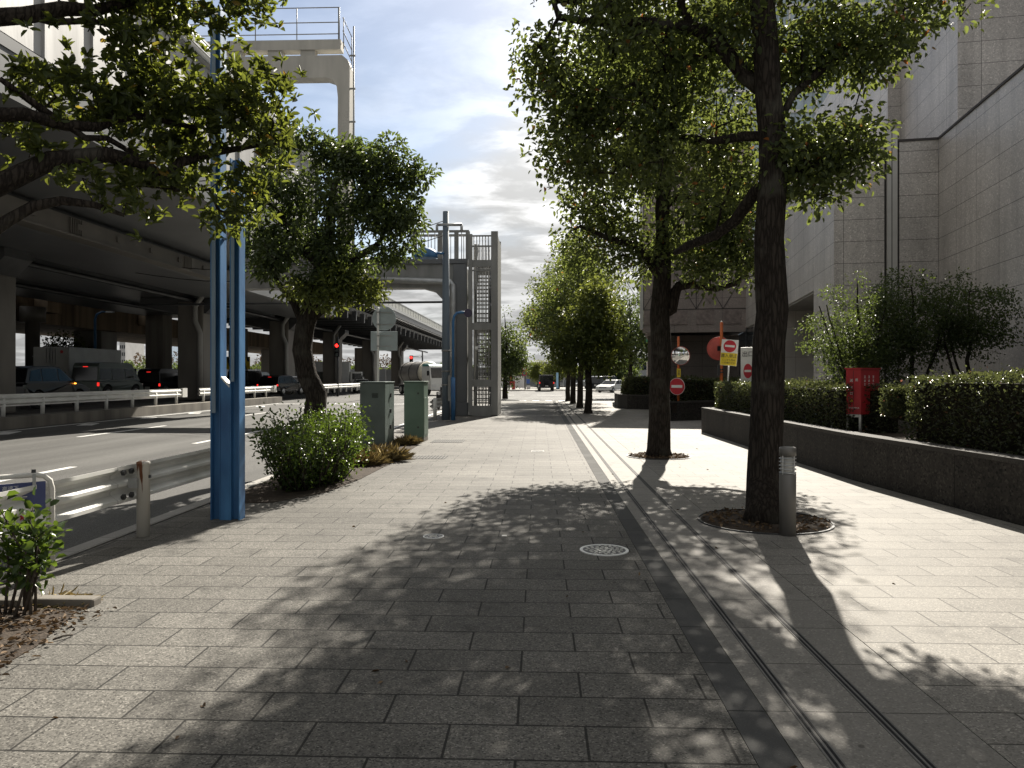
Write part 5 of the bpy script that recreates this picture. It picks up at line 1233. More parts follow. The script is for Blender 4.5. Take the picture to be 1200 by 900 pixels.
MB().lathe((a.x + .12, a.y, 0), [(.07, 0), (.07, .8), (.03, .82)], n=12).build('post', M['rail_white'], t); MB().lathe((a.x + .12, a.y + 3, 0), [(.07, 0), (.07, .8), (.03, .82)], n=12).build('post', M['rail_white'], t)

# ------------------------------------------------------------------ red box on steel legs
p = W(1009, 495, 12.9); p.z = .62; t = empty('red_hydrant_box', p, 'red fire hydrant inlet box on stainless legs in the planter hedge', 'hydrant box', rz=R(-50))
RB = M['red_box']; fw, fd = .27, .66
MB().box(-fw, 0, 0, fd, .33, 1.12).build('body', RB, t, local=True, bevel=.006)
MB().box(-fw - .02, .02, -.02, fd + .02, 1.122, 1.142).build('lid', RB, t, local=True)
for x, y in ((-fw + .02, .02), (-.02, .02), (-fw + .02, fd - .04), (-.02, fd - .04)): MB().box(x - .02, x + .02, y - .02, y + .02, -.05, .327).build('leg', M['stainless'], t, local=True)
MB().box(-fw + .042, -.042, .0, .03, .28, .327).build('cross_rail', M['stainless'], t, local=True)
g = MB()
g.box(-fw / 2 - .003, -fw / 2 + .003, -.004, 0, .36, 1.10); g.build('door_gap', M['letter_black'], t, local=True)
def fl(x, z): return face(Vector((x, -.006, z)), 0)
for ch, x, z, s_ in (('送', -.17, .92, .06), ('水', -.17, .80, .055), ('口', -.17, .69, .055), ('連', -.075, .93, .055)): words(ch, s_, M['letter_white'], t, fl(x, z), local=True)
words('▲', .06, M['sign_yellow'], t, fl(-.165, .57), local=True)
for k in range(2): words('消火用', .03, M['letter_white'], t, fl(-.175 + k * .10, .44), local=True)
for k in range(3):
    for i, ch in enumerate('送水口'): words(ch, .055, M['letter_white'], t, Matrix.Translation((.003, .13 + k * .15, .98 - i * .065)) @ Matrix.Rotation(R(90), 4, 'Z') @ Matrix.Rotation(R(90), 4, 'X'), local=True)

# ------------------------------------------------------------------ mirrors and no-entry signs
def tri_fan_dome(mb, c, r, bulge, nrm, n=28, rings=5):
    nrm = Vector(nrm).normalized(); a = nrm.cross(Vector((0, 0, 1))).normalized(); b = a.cross(nrm)
    vs = [c + nrm * bulge]; fs = []
    for k in range(1, rings + 1):
        f = k / rings
        for j in range(n): q = 2 * math.pi * j / n; vs.append(c + (a * math.cos(q) + b * math.sin(q)) * r * f + nrm * bulge * (1 - f * f))
    for j in range(n): fs.append((0, 1 + j, 1 + (j + 1) % n))
    for k in range(rings - 1):
        for j in range(n): fs.append((1 + k * n + j, 1 + (k + 1) * n + j, 1 + (k + 1) * n + (j + 1) % n, 1 + k * n + (j + 1) % n))
    mb.add(vs, fs, smooth=True)
def disc(mb, c, r, th, nrm, n=32, mi=0):
    nrm = Vector(nrm).normalized(); a = nrm.cross(Vector((0, 0, 1))).normalized(); b = a.cross(nrm)
    vs = [c + (a * math.cos(2 * math.pi * j / n) + b * math.sin(2 * math.pi * j / n)) * r + nrm * s_ for s_ in (0, th) for j in range(n)]
    mb.add(vs, [tuple(range(n))[::-1], tuple(n + j for j in range(n))] + [(j, (j + 1) % n, n + (j + 1) % n, n + j) for j in range(n)], mi)
DM = 27.5; p = W(795, 470, DM); t = empty('traffic_mirror', (p.x, p.y, .6), 'round convex traffic mirror on an orange pole above an oval-looking no-entry disc', 'traffic mirror')
zz = lambda v, d=DM: W(600, v, d).z
MB().lathe((p.x, p.y, 0), [(.045, .3), (.045, zz(395)), (.02, zz(394.3))], n=12).build('pole', M['orange'], t)
c = W(797.5, 417, DM - .12); nv = Vector((-.45, -1, -.12))
g = MB(); disc(g, c, .345, -.05, nv); g.build('mirror_back', M['red_back'], t)
g = MB(); tri_fan_dome(g, c + nv.normalized() * .004, .33, .045, nv); g.build('mirror_face', M['mirror'], t, flip=False)
g = MB(); g.box(p.x - .07, p.x + .07, p.y - .065, p.y - .05, zz(442), zz(432)); g.build('plate', M['sign_yellow'], t)
words('注\n意', .10, M['letter_black'], t, face(Vector((p.x, p.y - .068, zz(437))), 0))
nv = Vector((-.62, -.8, 0)); c = W(793.5, 452.8, DM - .15)
g = MB(); disc(g, c, .315, .012, nv); g.build('no_entry_rim', M['white'], t)
g = MB(); disc(g, c + nv.normalized() * .013, .30, .006, nv); g.build('no_entry_face', M['sign_red'], t)
g = MB(); g.obox(c + nv.normalized() * .023, (.44, .008, .10), rz=math.atan2(nv.y, nv.x) + R(90)); g.build('no_entry_bar', M['white'], t)

D = 26.0; p = W(845.5, 450, D); t = empty('traffic_mirror', (p.x, p.y, .6), 'red ribbed back of a round traffic mirror on an orange pole behind the yellow notice', 'traffic mirror')
zz = lambda v, d=D: W(600, v, d).z
MB().lathe((p.x, p.y, 0), [(.055, .3), (.055, zz(378.5)), (.03, zz(377.5))], n=12).build('pole', M['orange'], t)
MB().lathe((p.x, p.y, 0), [(.03, zz(377.4)), (.03, zz(376.6)), (.01, zz(376.3))], n=10).build('pole_cap', M['white'], t)
c = W(842.5, 408.5, D + .12); nv = Vector((.12, 1, 0))
g = MB(); tri_fan_dome(g, c, .40, -.10, nv); tri_fan_dome(g, c + nv.normalized() * .01, .40, -.10, nv); g.build('mirror_back', M['red_back'], t)
g = MB(); n2 = nv.normalized(); a_ = n2.cross(Vector((0, 0, 1))); 
for k in range(10):
    q = k * math.pi / 5; dr = a_ * math.cos(q) + Vector((0, 0, 1)) * math.sin(q); g.beam(c - n2 * .10 + dr * .10, c - n2 * .035 + dr * .33, .03, .02, up=n2)
g.build('rib', M['red_back'], t)
g = MB(); g.tube([c + (a_ * math.cos(q) + Vector((0, 0, 1)) * math.sin(q)) * .40 for q in np.linspace(0, 2 * math.pi, 33)], .018, n=6); g.build('rim', M['red_back'], t)
g = MB(); g.obox(c - n2 * .1, (.13, .12, .16)); g.build('bracket', M['black'], t)
g = MB()
for v in (434, 437): g.lathe((p.x, p.y, 0), [(.07, zz(v)), (.07, zz(v) + .05)], n=12)
g.box(p.x - .13, p.x - .06, p.y - .04, p.y + .04, zz(440), zz(428)); g.build('clamp', M['dark_metal'], t)

D = 21.6; p = W(851, 452, D); tl = R(-5); t = empty('no_entry_notice', (p.x, p.y, .62), 'leaning white and yellow no-entry notice board on a thin white post', 'notice board')
top = W(856, 398.5, D); MB().tube([(p.x, p.y, .6), tuple(W(855.5, 404, D))], .022, n=8).build('post', M['white'], t)
c = W(854.6, 413.3, D - .06); rz = R(-14)
def plate(name, x, z, w_, h_, off, mat):
    Mx = Matrix.Translation(c) @ Matrix.Rotation(rz, 4, 'Z') @ Matrix.Rotation(R(5), 4, 'Y') 
    g = MB(); g.box(x - w_ / 2, x + w_ / 2, -off - .008, -off, z - h_ / 2, z + h_ / 2); g.v = [tuple(Mx @ Vector(q)) for q in g.v]; return g.build(name, mat, t)
plate('board', 0, 0, .47, .76, 0, M['white']); plate('yellow_panel', 0, -.19, .455, .36, .009, M['sign_yellow'])
Mx = Matrix.Translation(c) @ Matrix.Rotation(rz, 4, 'Z') @ Matrix.Rotation(R(5), 4, 'Y')
g = MB(); n_ = 32; vs = [(.175 * math.cos(2 * math.pi * j / n_), y, .185 + .175 * math.sin(2 * math.pi * j / n_)) for y in (-.009, -.016) for j in range(n_)]
g.add([Mx @ Vector(q) for q in vs], [tuple(range(n_)), tuple(n_ + j for j in range(n_))[::-1]] + [(j, (j + 1) % n_, n_ + (j + 1) % n_, n_ + j) for j in range(n_)]); g.build('no_entry_disc', M['sign_red'], t)
plate('no_entry_bar', 0, .19, .27, .06, .017, M['white'])
words('進入禁止', .115, M['letter_black'], t, Mx @ face(Vector((0, -.021, -.10)), 0), depth=.003)
for k, s_ in enumerate(('ここから先は', '一方通行です')): words(s_, .062, M['letter_black'], t, Mx @ face(Vector((0, -.021, -.215 - k * .085)), 0))

D = 20.6; p = W(876, 449, D); t = empty('exit_sign', (p.x, p.y, .62), 'tall white exit sign panel with red no-entry oval, half behind the big trunk', 'exit sign')
c = W(877, 428, D); rz = R(-38)
Mx = Matrix.Translation(c) @ Matrix.Rotation(rz, 4, 'Z')
g = MB(); g.box(-.21, .21, -.03, .03, -1.1, .50); g.v = [tuple(Mx @ Vector(q)) for q in g.v]; g.build('panel', M['white'], t, bevel=.008)
words('出口', .17, M['letter_black'], t, Mx @ face(Vector((0, -.034, .30)), 0), depth=.003)
g = MB(); vs = [(.125 * math.cos(2 * math.pi * j / n_), y, -.16 + .2 * math.sin(2 * math.pi * j / n_)) for y in (-.031, -.037) for j in range(n_)]
g.add([Mx @ Vector(q) for q in vs], [tuple(range(n_)), tuple(n_ + j for j in range(n_))[::-1]] + [(j, (j + 1) % n_, n_ + (j + 1) % n_, n_ + j) for j in range(n_)]); g.build('no_entry_disc', M['sign_red'], t)
g = MB(); g.box(-.095, .095, -.042, -.038, -.19, -.13); g.v = [tuple(Mx @ Vector(q)) for q in g.v]; g.build('no_entry_bar', M['white'], t)
# ------------------------------------------------------------------ vehicles
PAINT = {}
def paint(n, c, rough=.25, metal=.2):
    if n not in PAINT: PAINT[n] = mk(n + '_car_paint', c, rough=rough, metal=metal, var=.05, scale=2, spec=.6)
    return PAINT[n]
def wheel(t, x, y, r, w):
    tb = MB(); tb.lathe((x, y, r), [(r * .62, -w / 2), (r * .95, -w / 2), (r, -w / 2 + .03), (r, w / 2 - .03), (r * .95, w / 2), (r * .62, w / 2)], n=20, axis='X')
    o = tb.build('wheel', M['rubber'], t, local=True); g = MB(); g.lathe((x, y, r), [(r * .16, -w / 2 - .012), (r * .6, -w / 2 - .004), (r * .6, w / 2 + .004), (r * .16, w / 2 + .012)], n=14, axis='X')
    rm = g.build('rim', M['galv'], o, local=True); return o
STY = {
 # lower body outline (y/L, z/H), greenhouse outline, roof inset, side windows
 'hatch': dict(low=[(-.5, .24), (-.5, .52), (-.47, .60), (.18, .61), (.38, .55), (.48, .44), (.5, .34), (.5, .2)], gh=[(-.49, .595), (-.42, .93), (-.33, .985), (-.05, 1), (.04, .97), (.27, .60)], wins=[((-.43, .64), (-.39, .88), (-.26, .93), (-.26, .64)), ((-.24, .64), (-.24, .93), (-.02, .945), (-.02, .64)), ((.0, .64), (.0, .94), (.05, .91), (.20, .64))]),
 'sedan': dict(low=[(-.5, .26), (-.5, .58), (-.46, .65), (.20, .64), (.40, .58), (.49, .46), (.5, .34), (.5, .2)], gh=[(-.40, .63), (-.27, .95), (-.18, 1), (.0, 1), (.06, .97), (.24, .63)], wins=[((-.33, .67), (-.24, .92), (-.1, .95), (-.1, .67)), ((-.08, .67), (-.08, .95), (.04, .94), (.18, .67))]),
 'van': dict(low=[(-.5, .2), (-.5, .5), (-.495, .52), (.36, .52), (.46, .44), (.5, .32), (.5, .18)], gh=[(-.497, .515), (-.47, .90), (-.44, .985), (-.38, 1), (.20, 1), (.27, .95), (.43, .515)], wins=[((-.46, .56), (-.445, .84), (-.22, .84), (-.22, .56)), ((-.2, .56), (-.2, .84), (.06, .84), (.06, .56)), ((.09, .56), (.09, .84), (.24, .84), (.36, .56))]),
 'suv': dict(low=[(-.5, .26), (-.5, .58), (-.495, .60), (.30, .60), (.47, .58), (.5, .54), (.5, .24)], gh=[(-.495, .595), (-.485, .95), (-.46, 1), (.14, 1), (.18, .97), (.24, .595)], wins=[((-.46, .64), (-.455, .92), (-.28, .92), (-.28, .64)), ((-.26, .64), (-.26, .92), (-.04, .92), (-.04, .64)), ((-.02, .64), (-.02, .92), (.14, .92), (.19, .64))]),
}
def car(name, label, cat, loc, rz, L, Wd, H, pt, style, rear='tail_lamp', spare=False, roof_box=False):
    t = empty(name, loc, label, cat, rz=rz); s = STY[style]; hw = Wd / 2
    wr = H * (.205 if style != 'suv' else .22); wy = (-.31 * L, .31 * L)
    low = [(y * L, z * H) for y, z in s['low']]; bot = []
    for cy in (wy[1], wy[0]):
        for k in range(9):
            q = math.pi * k / 8; bot.append((cy + wr * 1.15 * math.cos(q), max(wr + wr * 1.15 * math.sin(q), low[-1][1])))
    g = MB(); poly = low + bot
    n = len(poly); vs = []
    def wz(z): return hw * (1 if z > .3 * H else .97)
    for sg in (-1, 1): vs += [(sg * wz(z), y, z) for y, z in poly]
    g.add(vs, [list(range(n))[::-1], [n + i for i in range(n)]] + [[i, (i + 1) % n, n + (i + 1) % n, n + i] for i in range(n)])
    g.build('body', pt, t, local=True, bevel=.035 if L > 3 else 0)
    gh = [(y * L, z * H) for y, z in s['gh']]; zb = gh[0][1]; tuck = .13 if style in ('hatch', 'sedan') else .09
    def gx(z): return hw - .035 - (z - zb) / (H - zb) * tuck * Wd / 1.7
    n = len(gh); vs = []
    for sg in (-1, 1): vs += [(sg * gx(z), y, z) for y, z in gh]
    g = MB(); g.add(vs, [list(range(n))[::-1], [n + i for i in range(n)]] + [[i, (i + 1) % n, n + (i + 1) % n, n + i] for i in range(n)])
    g.build('cabin', pt, t, local=True, bevel=.03)
    for w in s['wins']:
        for sg in (-1, 1):
            g = MB(); q = [(sg * (gx(z * H) + o_), y * L, z * H) for o_ in (.001, .014) for y, z in w]
            g.add(q, [(0, 1, 2, 3), (7, 6, 5, 4)] + [(i, (i + 1) % 4, 4 + (i + 1) % 4, 4 + i) for i in range(4)]); g.build('window', M['glass_car'], t, local=True)
    def screen(nm, p, q, ins=.08):
        a, b = Vector((0, *p)), Vector((0, *q)); d = (b - a); nn = Vector((0, d.z, -d.y)).normalized()
        if (nn.y > 0) != (a.y > 0): nn = -nn
        a2, b2 = a + d * ins, a + d * (1 - ins); g = MB()
        q_ = [Vector((sg * (gx(pp.z) - .06), pp.y, pp.z)) + nn * o_ for o_ in (-.004, .012) for pp, sg in ((a2, -1), (a2, 1), (b2, 1), (b2, -1))]
        g.add(q_, [(0, 1, 2, 3), (7, 6, 5, 4)] + [(i, (i + 1) % 4, 4 + (i + 1) % 4, 4 + i) for i in range(4)]); g.build(nm, M['glass_car'], t, local=True)
    screen('rear_window', gh[0], gh[1]); screen('windscreen', gh[-1], gh[-2])
    for sg in (-1, 1):
        for cy in wy: wheel(t, sg * (hw - .10), cy, wr, .21)
        z = H * .47 if style != 'van' else H * .40
        MB().box(sg * (hw - .05) - .05, sg * (hw - .05) + .05, -L / 2 - .012, -L / 2 + .05, z, z + H * .09).build('tail_light', M[rear], t, local=True)
        MB().box(sg * (hw - .2) - .13, sg * (hw - .2) + .13, L / 2 - .12, L / 2 + .006, H * .37, H * .45).build('headlight', M['head_lamp'], t, local=True)
        MB().obox((sg * (hw + .06), L * .2, H * .63), (.16, .08, .11)).build('mirror', pt, t, local=True, bevel=.02)
    MB().box(-hw * .9, hw * .9, -L / 2 - .04, -L / 2 + .06, H * .2, H * .34).build('rear_bumper', pt, t, local=True, bevel=.02)
    MB().box(-hw * .9, hw * .9, L / 2 - .06, L / 2 + .04, H * .18, H * .33).build('front_bumper', pt, t, local=True, bevel=.02)
    MB().box(-hw * .5, hw * .5, L / 2 - .03, L / 2 + .02, H * .36, H * .43).build('grille', M['black'], t, local=True)
    MB().box(-.17, .17, -L / 2 - .05, -L / 2 - .035, H * .30, H * .38).build('number_plate', M['white_worn'], t, local=True)
    if rear == 'tail_lamp' and style in ('van', 'hatch'):
        a = gh[1]; MB().box(-.14, .14, a[0] - .03, a[0] + .02, a[1] - .05, a[1] - .015).build('brake_light', M['tail_lamp'], t, local=True)
    if spare: MB().lathe((0, -L / 2 - .18, H * .55), [(.1, 0), (.33, .0), (.36, .05), (.36, .17)], n=20, axis='Y').build('spare_wheel', M['black'], t, local=True)
    return t
RZ = .15
def at(u, d, z=RZ):
    p = W(u, HOR, d); p.z = z; return p
DARK, BLK, GRN, SIL, WHT = paint('dark_navy', (.004, .005, .007), .3, 0), paint('black', (.01, .01, .012)), paint('dull_green', (.10, .125, .11), .4), paint('silver', (.42, .43, .44), .3, .5), paint('white', (.68, .68, .66))
t = car('dark_hatchback', 'dark navy car with sloping windscreen passing behind the guard rail, cut by left edge', 'car', Vector((-23.6, 34.4, RZ)), 0, 4.8, 1.8, 1.98, DARK, 'hatch', rear='lens_off')
MB().box(.93, .99, 1.0, 1.08, 1.12, 1.17).build('indicator', M['amber_lamp'], t, local=True)
car('green_van', 'dull green high-roofed van with lit brake light in front of the box truck', 'van', Vector((-26.4, 44.6, RZ)), 0, 4.9, 1.75, 2.33, GRN, 'van')
car('black_minivan', 'black minivan with brake light, ahead of the green van and half behind the pier', 'minivan', at(193, 54), 0, 4.7, 1.75, 2.05, BLK, 'van')
car('dark_hatchback', 'black car seen between the pier and the blue twin post', 'car', at(248, 57), 0, 4.4, 1.76, 1.75, BLK, 'hatch', rear='lens_off')
car('dark_suv', 'dark off-roader ahead of the blue twin post under the striped board', 'off-roader', at(291, 60), 0, 4.4, 1.8, 1.95, BLK, 'suv', rear='lens_off')
car('white_minivan', 'white minivan facing away beyond the dark off-roader', 'minivan', at(297, 70), R(-18), 4.6, 1.75, 1.95, WHT, 'van')
car('dark_wagon', 'black estate car with three red lamps lit, left of the bent trunk', 'estate car', at(331, 60), R(-10), 4.6, 1.8, 1.6, BLK, 'hatch')
car('silver_car', 'silver car half hidden by the bent trunk, right of the black estate', 'car', at(347, 63), R(-30), 4.4, 1.75, 1.55, SIL, 'hatch', rear='lens_off')
car('white_car', 'small white car between the box truck cab and the sign pole', 'car', at(424, 84, -.12), R(200), 4.0, 1.68, 1.5, WHT, 'hatch', rear='lens_off')
car('black_jeep', 'boxy black off-roader with right tail light lit, crossing the junction ahead', 'off-roader', at(639.5, 92, -.12), R(3), 4.1, 1.80, 2.0, BLK, 'suv', spare=True)
car('dark_van', 'dark minivan with bright windscreen facing us, behind the row of trunks', 'minivan', at(705, 90, -.12), R(140), 4.6, 1.78, 1.85, BLK, 'van', rear='lens_off')
car('white_sedan', 'white sedan with black grille facing us beside the corner planter hedge', 'sedan', at(717, 84, -.12), R(148), 4.5, 1.78, 1.42, WHT, 'sedan', rear='lens_off')
car('white_hatchback', 'white car parked far across the junction left of the white sedan', 'car', at(690, 106, -.02), R(95), 4.0, 1.68, 1.5, SIL, 'hatch', rear='lens_off')

def box_truck(label, loc, rz, L, Wd, H, body, cabp, cab_front=True):
    t = empty('box_truck', loc, label, 'truck', rz=rz); hw = Wd / 2
    yb = L * .5 - 1.75
    MB().box(-hw, hw, -L / 2, yb, .95, H).build('cargo_box', body, t, local=True, bevel=.03)
    g = MB(); g.box(-hw + .03, -.02, -L / 2 - .03, -L / 2, 1.0, H - .06); g.build('rear_door', body, t, local=True); g = MB(); g.box(.02, hw - .03, -L / 2 - .03, -L / 2, 1.0, H - .06); g.build('rear_door', body, t, local=True)
    g = MB()
    for x in (-.28, -.1, .1, .28): g.tube([(x, -L / 2 - .05, 1.0), (x, -L / 2 - .05, H - .1)], .02, n=6)
    for x in (-hw + .02, hw - .02):
        for z in (1.3, 2.0, 2.7): g.box(x - .06, x + .06, -L / 2 - .045, -L / 2 - .031, z, z + .05)
    g.build('lock_bar', M['galv'], t, local=True)
    MB().box(hw * .55, hw * .85, -L / 2 - .036, -L / 2 - .031, 1.5, 1.75).build('sticker', M['sign_green'], t, local=True)
    MB().lathe((hw * .6, -L / 2 - .036, H - .3), [(.10, 0), (.10, .005)], n=14, axis='Y').build('reflector', M['sign_red'], t, local=True)
    MB().box(-hw * .8, hw * .8, -L / 2 + .1, L / 2 - .3, .55, .9).build('chassis', M['dark_metal'], t, local=True)
    g = MB(); g.prism([(yb + .12, .6), (yb + .12, 2.35), (L / 2 - .35, 2.35), (L / 2 - .06, 1.45), (L / 2, 1.2), (L / 2, .55)], -hw * .92, hw * .92, 'YZ'); g.build('cab', cabp, t, local=True, bevel=.04)
    a, b = Vector((0, L / 2 - .10, 1.5)), Vector((0, L / 2 - .34, 2.25)); g = MB(); g.add([(sg * hw * .84, p.y + o_, p.z + o_ * .3) for o_ in (.0, .05) for p, sg in ((a, -1), (a, 1), (b, 1), (b, -1))], [(0, 1, 2, 3), (7, 6, 5, 4)] + [(i, (i + 1) % 4, 4 + (i + 1) % 4, 4 + i) for i in range(4)]); g.build('windscreen', M['glass_car'], t, local=True)
    for sg in (-1, 1):
        MB().prism([(yb + .35, 1.45), (yb + .35, 2.15), (L / 2 - .42, 2.15), (L / 2 - .2, 1.45)], min(sg * hw * .921, sg * hw * .935), max(sg * hw * .921, sg * hw * .935), 'YZ').build('window', M['glass_car'], t, local=True)
        MB().box(sg * hw * .7 - .16, sg * hw * .7 + .16, L / 2 - .02, L / 2 + .03, .75, .95).build('headlight', M['head_lamp'], t, local=True)
        MB().obox((sg * (hw + .1), L / 2 - .2, 1.9), (.18, .06, .32)).build('mirror', M['black'], t, local=True)
        MB().box(sg * hw * .8 - .14, sg * hw * .8 + .14, -L / 2 - .02, -L / 2 + .05, .7, .85).build('tail_light', M['lens_off'], t, local=True)
        for y in (-L * .28, L / 2 - 1.0): wheel(t, sg * (hw - .16), y, .40, .24)
    return t
GB = mk('grey_truck_box', (.34, .35, .34), rough=.4, metal=.3, var=.16, scale=1.2); WB = mk('white_truck_box', (.55, .56, .56), rough=.45, var=.06)
box_truck('grey-white box truck seen from behind under the ramp, next to the green van', Vector((-29.8, 48.0, RZ)), 0, 7.4, 2.25, 3.3, GB, WHT)
t = box_truck('white box truck crossing with its cab to the right, below the red signal', at(392, 86, -.12), R(-80), 7.0, 2.2, 3.5, WB, WHT)
t = box_truck('small grey truck behind the bent trunk, left of the white box truck', at(374, 78, -.12), R(-25), 5.0, 1.8, 2.3, GB, SIL)

# tanker lorry facing the camera
t = empty('tank_lorry', at(496, 74, -.12), 'tank lorry with cream-ended grey tank and teal-white cab, left of the utility pole', 'lorry', rz=R(213)); L = 8.5
g = MB(); g.lathe((0, 0, 2.15), [(.3, -4.2), (.95, -4.0), (1.12, -3.7), (1.12, 1.5), (.95, 1.8), (.3, 2.0)], n=28, axis='Y'); g.build('tank', mk('grey_tank', (.22, .21, .2), rough=.5, metal=.3), t, local=True)
g = MB(); g.lathe((0, 0, 2.15), [(1.135, 1.2), (1.135, 1.5), (.96, 1.82), (.3, 2.03)], n=28, axis='Y'); g.build('tank_end', mk('cream_tank_end', (.62, .58, .48), rough=.5), t, local=True)
g = MB()
for y in (-3.2, -1.2, .9): g.lathe((0, 0, 2.15), [(1.14, y), (1.15, y + .02), (1.15, y + .1), (1.14, y + .12)], n=28, axis='Y')
g.build('tank_band', M['dark_metal'], t, local=True)
MB().box(-.9, .9, -4.2, 3.6, .7, 1.0).build('chassis', M['dark_metal'], t, local=True)
g = MB(); g.prism([(2.15, .6), (2.15, 2.75), (3.9, 2.75), (4.15, 1.6), (4.2, .5)], -1.12, 1.12, 'YZ'); g.build('cab', WHT, t, local=True, bevel=.05)
g = MB(); g.prism([(2.2, 2.76), (2.3, 3.0), (3.6, 2.95), (3.9, 2.76)], -1.1, 1.1, 'YZ'); g.build('cab_roof', mk('teal_cab_paint', (.03, .20, .19), rough=.35), t, local=True)
g = MB(); g.add([(sg * 1.0, p[0] + o_, p[1]) for o_ in (.0, .05) for p, sg in (((4.12, 1.65), -1), ((4.12, 1.65), 1), ((3.93, 2.6), 1), ((3.93, 2.6), -1))], [(0, 1, 2, 3), (7, 6, 5, 4)] + [(i, (i + 1) % 4, 4 + (i + 1) % 4, 4 + i) for i in range(4)]); g.build('windscreen', M['glass_car'], t, local=True)
for sg in (-1, 1):
    MB().box(sg * .75 - .2, sg * .75 + .2, 4.17, 4.25, .8, 1.05).build('headlight', M['head_lamp'], t, local=True)
    MB().obox((sg * 1.3, 4.0, 2.1), (.2, .08, .45)).build('mirror', M['black'], t, local=True)
    for y in (-3.2, -2.1, 3.1): wheel(t, sg * .95, y, .5, .3)

# scooter by the utility pole
t = empty('motor_scooter', at(517, 40, -.13), 'dark delivery scooter standing on the road just left of the utility pole', 'scooter', rz=R(175))
for y in (-.62, .62):
    g = MB(); g.lathe((0, y, .25), [(.12, -.05), (.23, -.05), (.25, -.02), (.25, .02), (.23, .05), (.12, .05)], n=16, axis='X'); g.build('wheel', M['rubber'], t, local=True)
g = MB(); g.prism([(-.75, .42), (-.7, .72), (-.1, .74), (.05, .38), (.35, .32), (.42, .95), (.52, .95), (.62, .45), (.5, .3), (.4, .22), (-.45, .24)], -.15, .15, 'YZ'); g.build('body', BLK, t, local=True, bevel=.03)
MB().box(-.14, .14, -.66, -.02, .74, .84).build('seat', M['black'], t, local=True, bevel=.03)
g = MB(); g.tube([(-.34, .34, 1.04), (0, .42, 1.0), (.34, .34, 1.04)], .02, n=6); g.tube([(0, .62, .25), (0, .42, 1.0)], .03, n=6); g.build('handlebar', M['dark_metal'], t, local=True)
MB().box(-.2, .2, -1.0, -.62, .78, 1.2).build('carrier_box', M['black'], t, local=True, bevel=.03)
MB().lathe((0, .5, .86), [(.09, 0), (.08, .06)], n=12, axis='Y').build('headlight', M['head_lamp'], t, local=True)

# ------------------------------------------------------------------ traffic lights, signs and posts under the expressway
def signal(label, u, v, d, lit='red', flip=1, z0=-.13, pole_r=.09, rz=0.0, horizontal=False, arm=None, green=False):
    p = W(u, v, d); base = Vector((p.x + (arm or 0), p.y + .2, z0)); t = empty('traffic_signal', base, label, 'traffic light', 'traffic lights at the junction')
    MB().lathe((base.x, base.y, z0), [(pole_r, 0), (pole_r, p.z + .8 - z0)], n=10).build('pole', M['dark_metal'], t)
    if arm: MB().tube([(base.x, base.y, p.z + .1), (p.x, p.y + .1, p.z + .1)], .05, n=6).build('arm', M['galv'], t)
    if horizontal: MB().box(p.x - .6, p.x + .6, p.y - .1, p.y + .1, p.z - .2, p.z + .2).build('housing', M['galv'], t, bevel=.04)
    else: MB().box(p.x - .2, p.x + .2, p.y - .1, p.y + .1, p.z - 1.0, p.z + .25).build('housing', M['black'], t, bevel=.04)
    for k in range(3):
        c = (p.x + (.38 * (k - 1) if horizontal else 0), p.y - .11, p.z - (0 if horizontal else .4 * k)); on = lit == 'red' and k == (2 if horizontal else 0)
        MB().lathe(c, [(.15, -.015), (.14, .0), (.14, .02)], n=18, axis='Y').build('lens', M['red_lamp'] if on else M['lens_off'], t)
        g = MB(); n_ = 12; vs = []
        for q in np.linspace(0, math.pi, n_):
            for r_, y in ((.17, 0), (.17, -.22)): vs.append((c[0] + r_ * math.cos(q), c[1] + y, c[2] + r_ * math.sin(q)))
        g.add(vs, [(2 * i, 2 * i + 1, 2 * i + 3, 2 * i + 2) for i in range(n_ - 1)]); g.build('visor', M['black'], t)
signal('black vertical traffic light showing red, right of the bent tree trunk under the expressway', 395, 405, 66, pole_r=.10)
signal('small distant traffic light with red lit behind the first one, under the expressway', 381, 421, 95, pole_r=.07)
signal('distant red traffic light beside the tank lorry', 482, 419, 88, arm=1.3)
signal('far traffic light on its pole left of the blue twin post, under the girders', 249, 396, 78, lit='red', pole_r=.07)
signal('grey horizontal traffic light housing at the far kerb, unlit side towards us', 612, 414, 97, lit=None, horizontal=True, arm=.35, z0=-.02, pole_r=.08)

def lamp_post(label, u, d, v_top, side, length, mat, z0=.1, name='street_lamp', head=True):
    p = W(u, HOR, d); zt = W(u, v_top, d).z; t = empty(name, (p.x, p.y, z0), label, 'street lamp')
    MB().tube([(p.x, p.y, z0), (p.x, p.y, zt - .6), (p.x + side * .12, p.y, zt - .2), (p.x + side * .5, p.y, zt), (p.x + side * length, p.y, zt)], [.12, .09, .08, .07, .06], n=9).build('post', mat, t)
    MB().obox((p.x + side * (length + .25), p.y, zt - .02), (.6, .2, .12)).build('lamp_head', M['galv'], t, bevel=.03)
lamp_post('blue street lamp with a right-angled arm under the ramp behind the box truck', 111.5, 56, 365.5, 1, .9, M['blue'])
lamp_post('grey curved street lamp far across the junction, rising above the jeep', 615.5, 99, 397.5, 1, .9, M['galv'], z0=0)
lamp_post('small blue lamp with bright round head behind the box truck', 109, 70, 397, -1, .5, M['blue'])

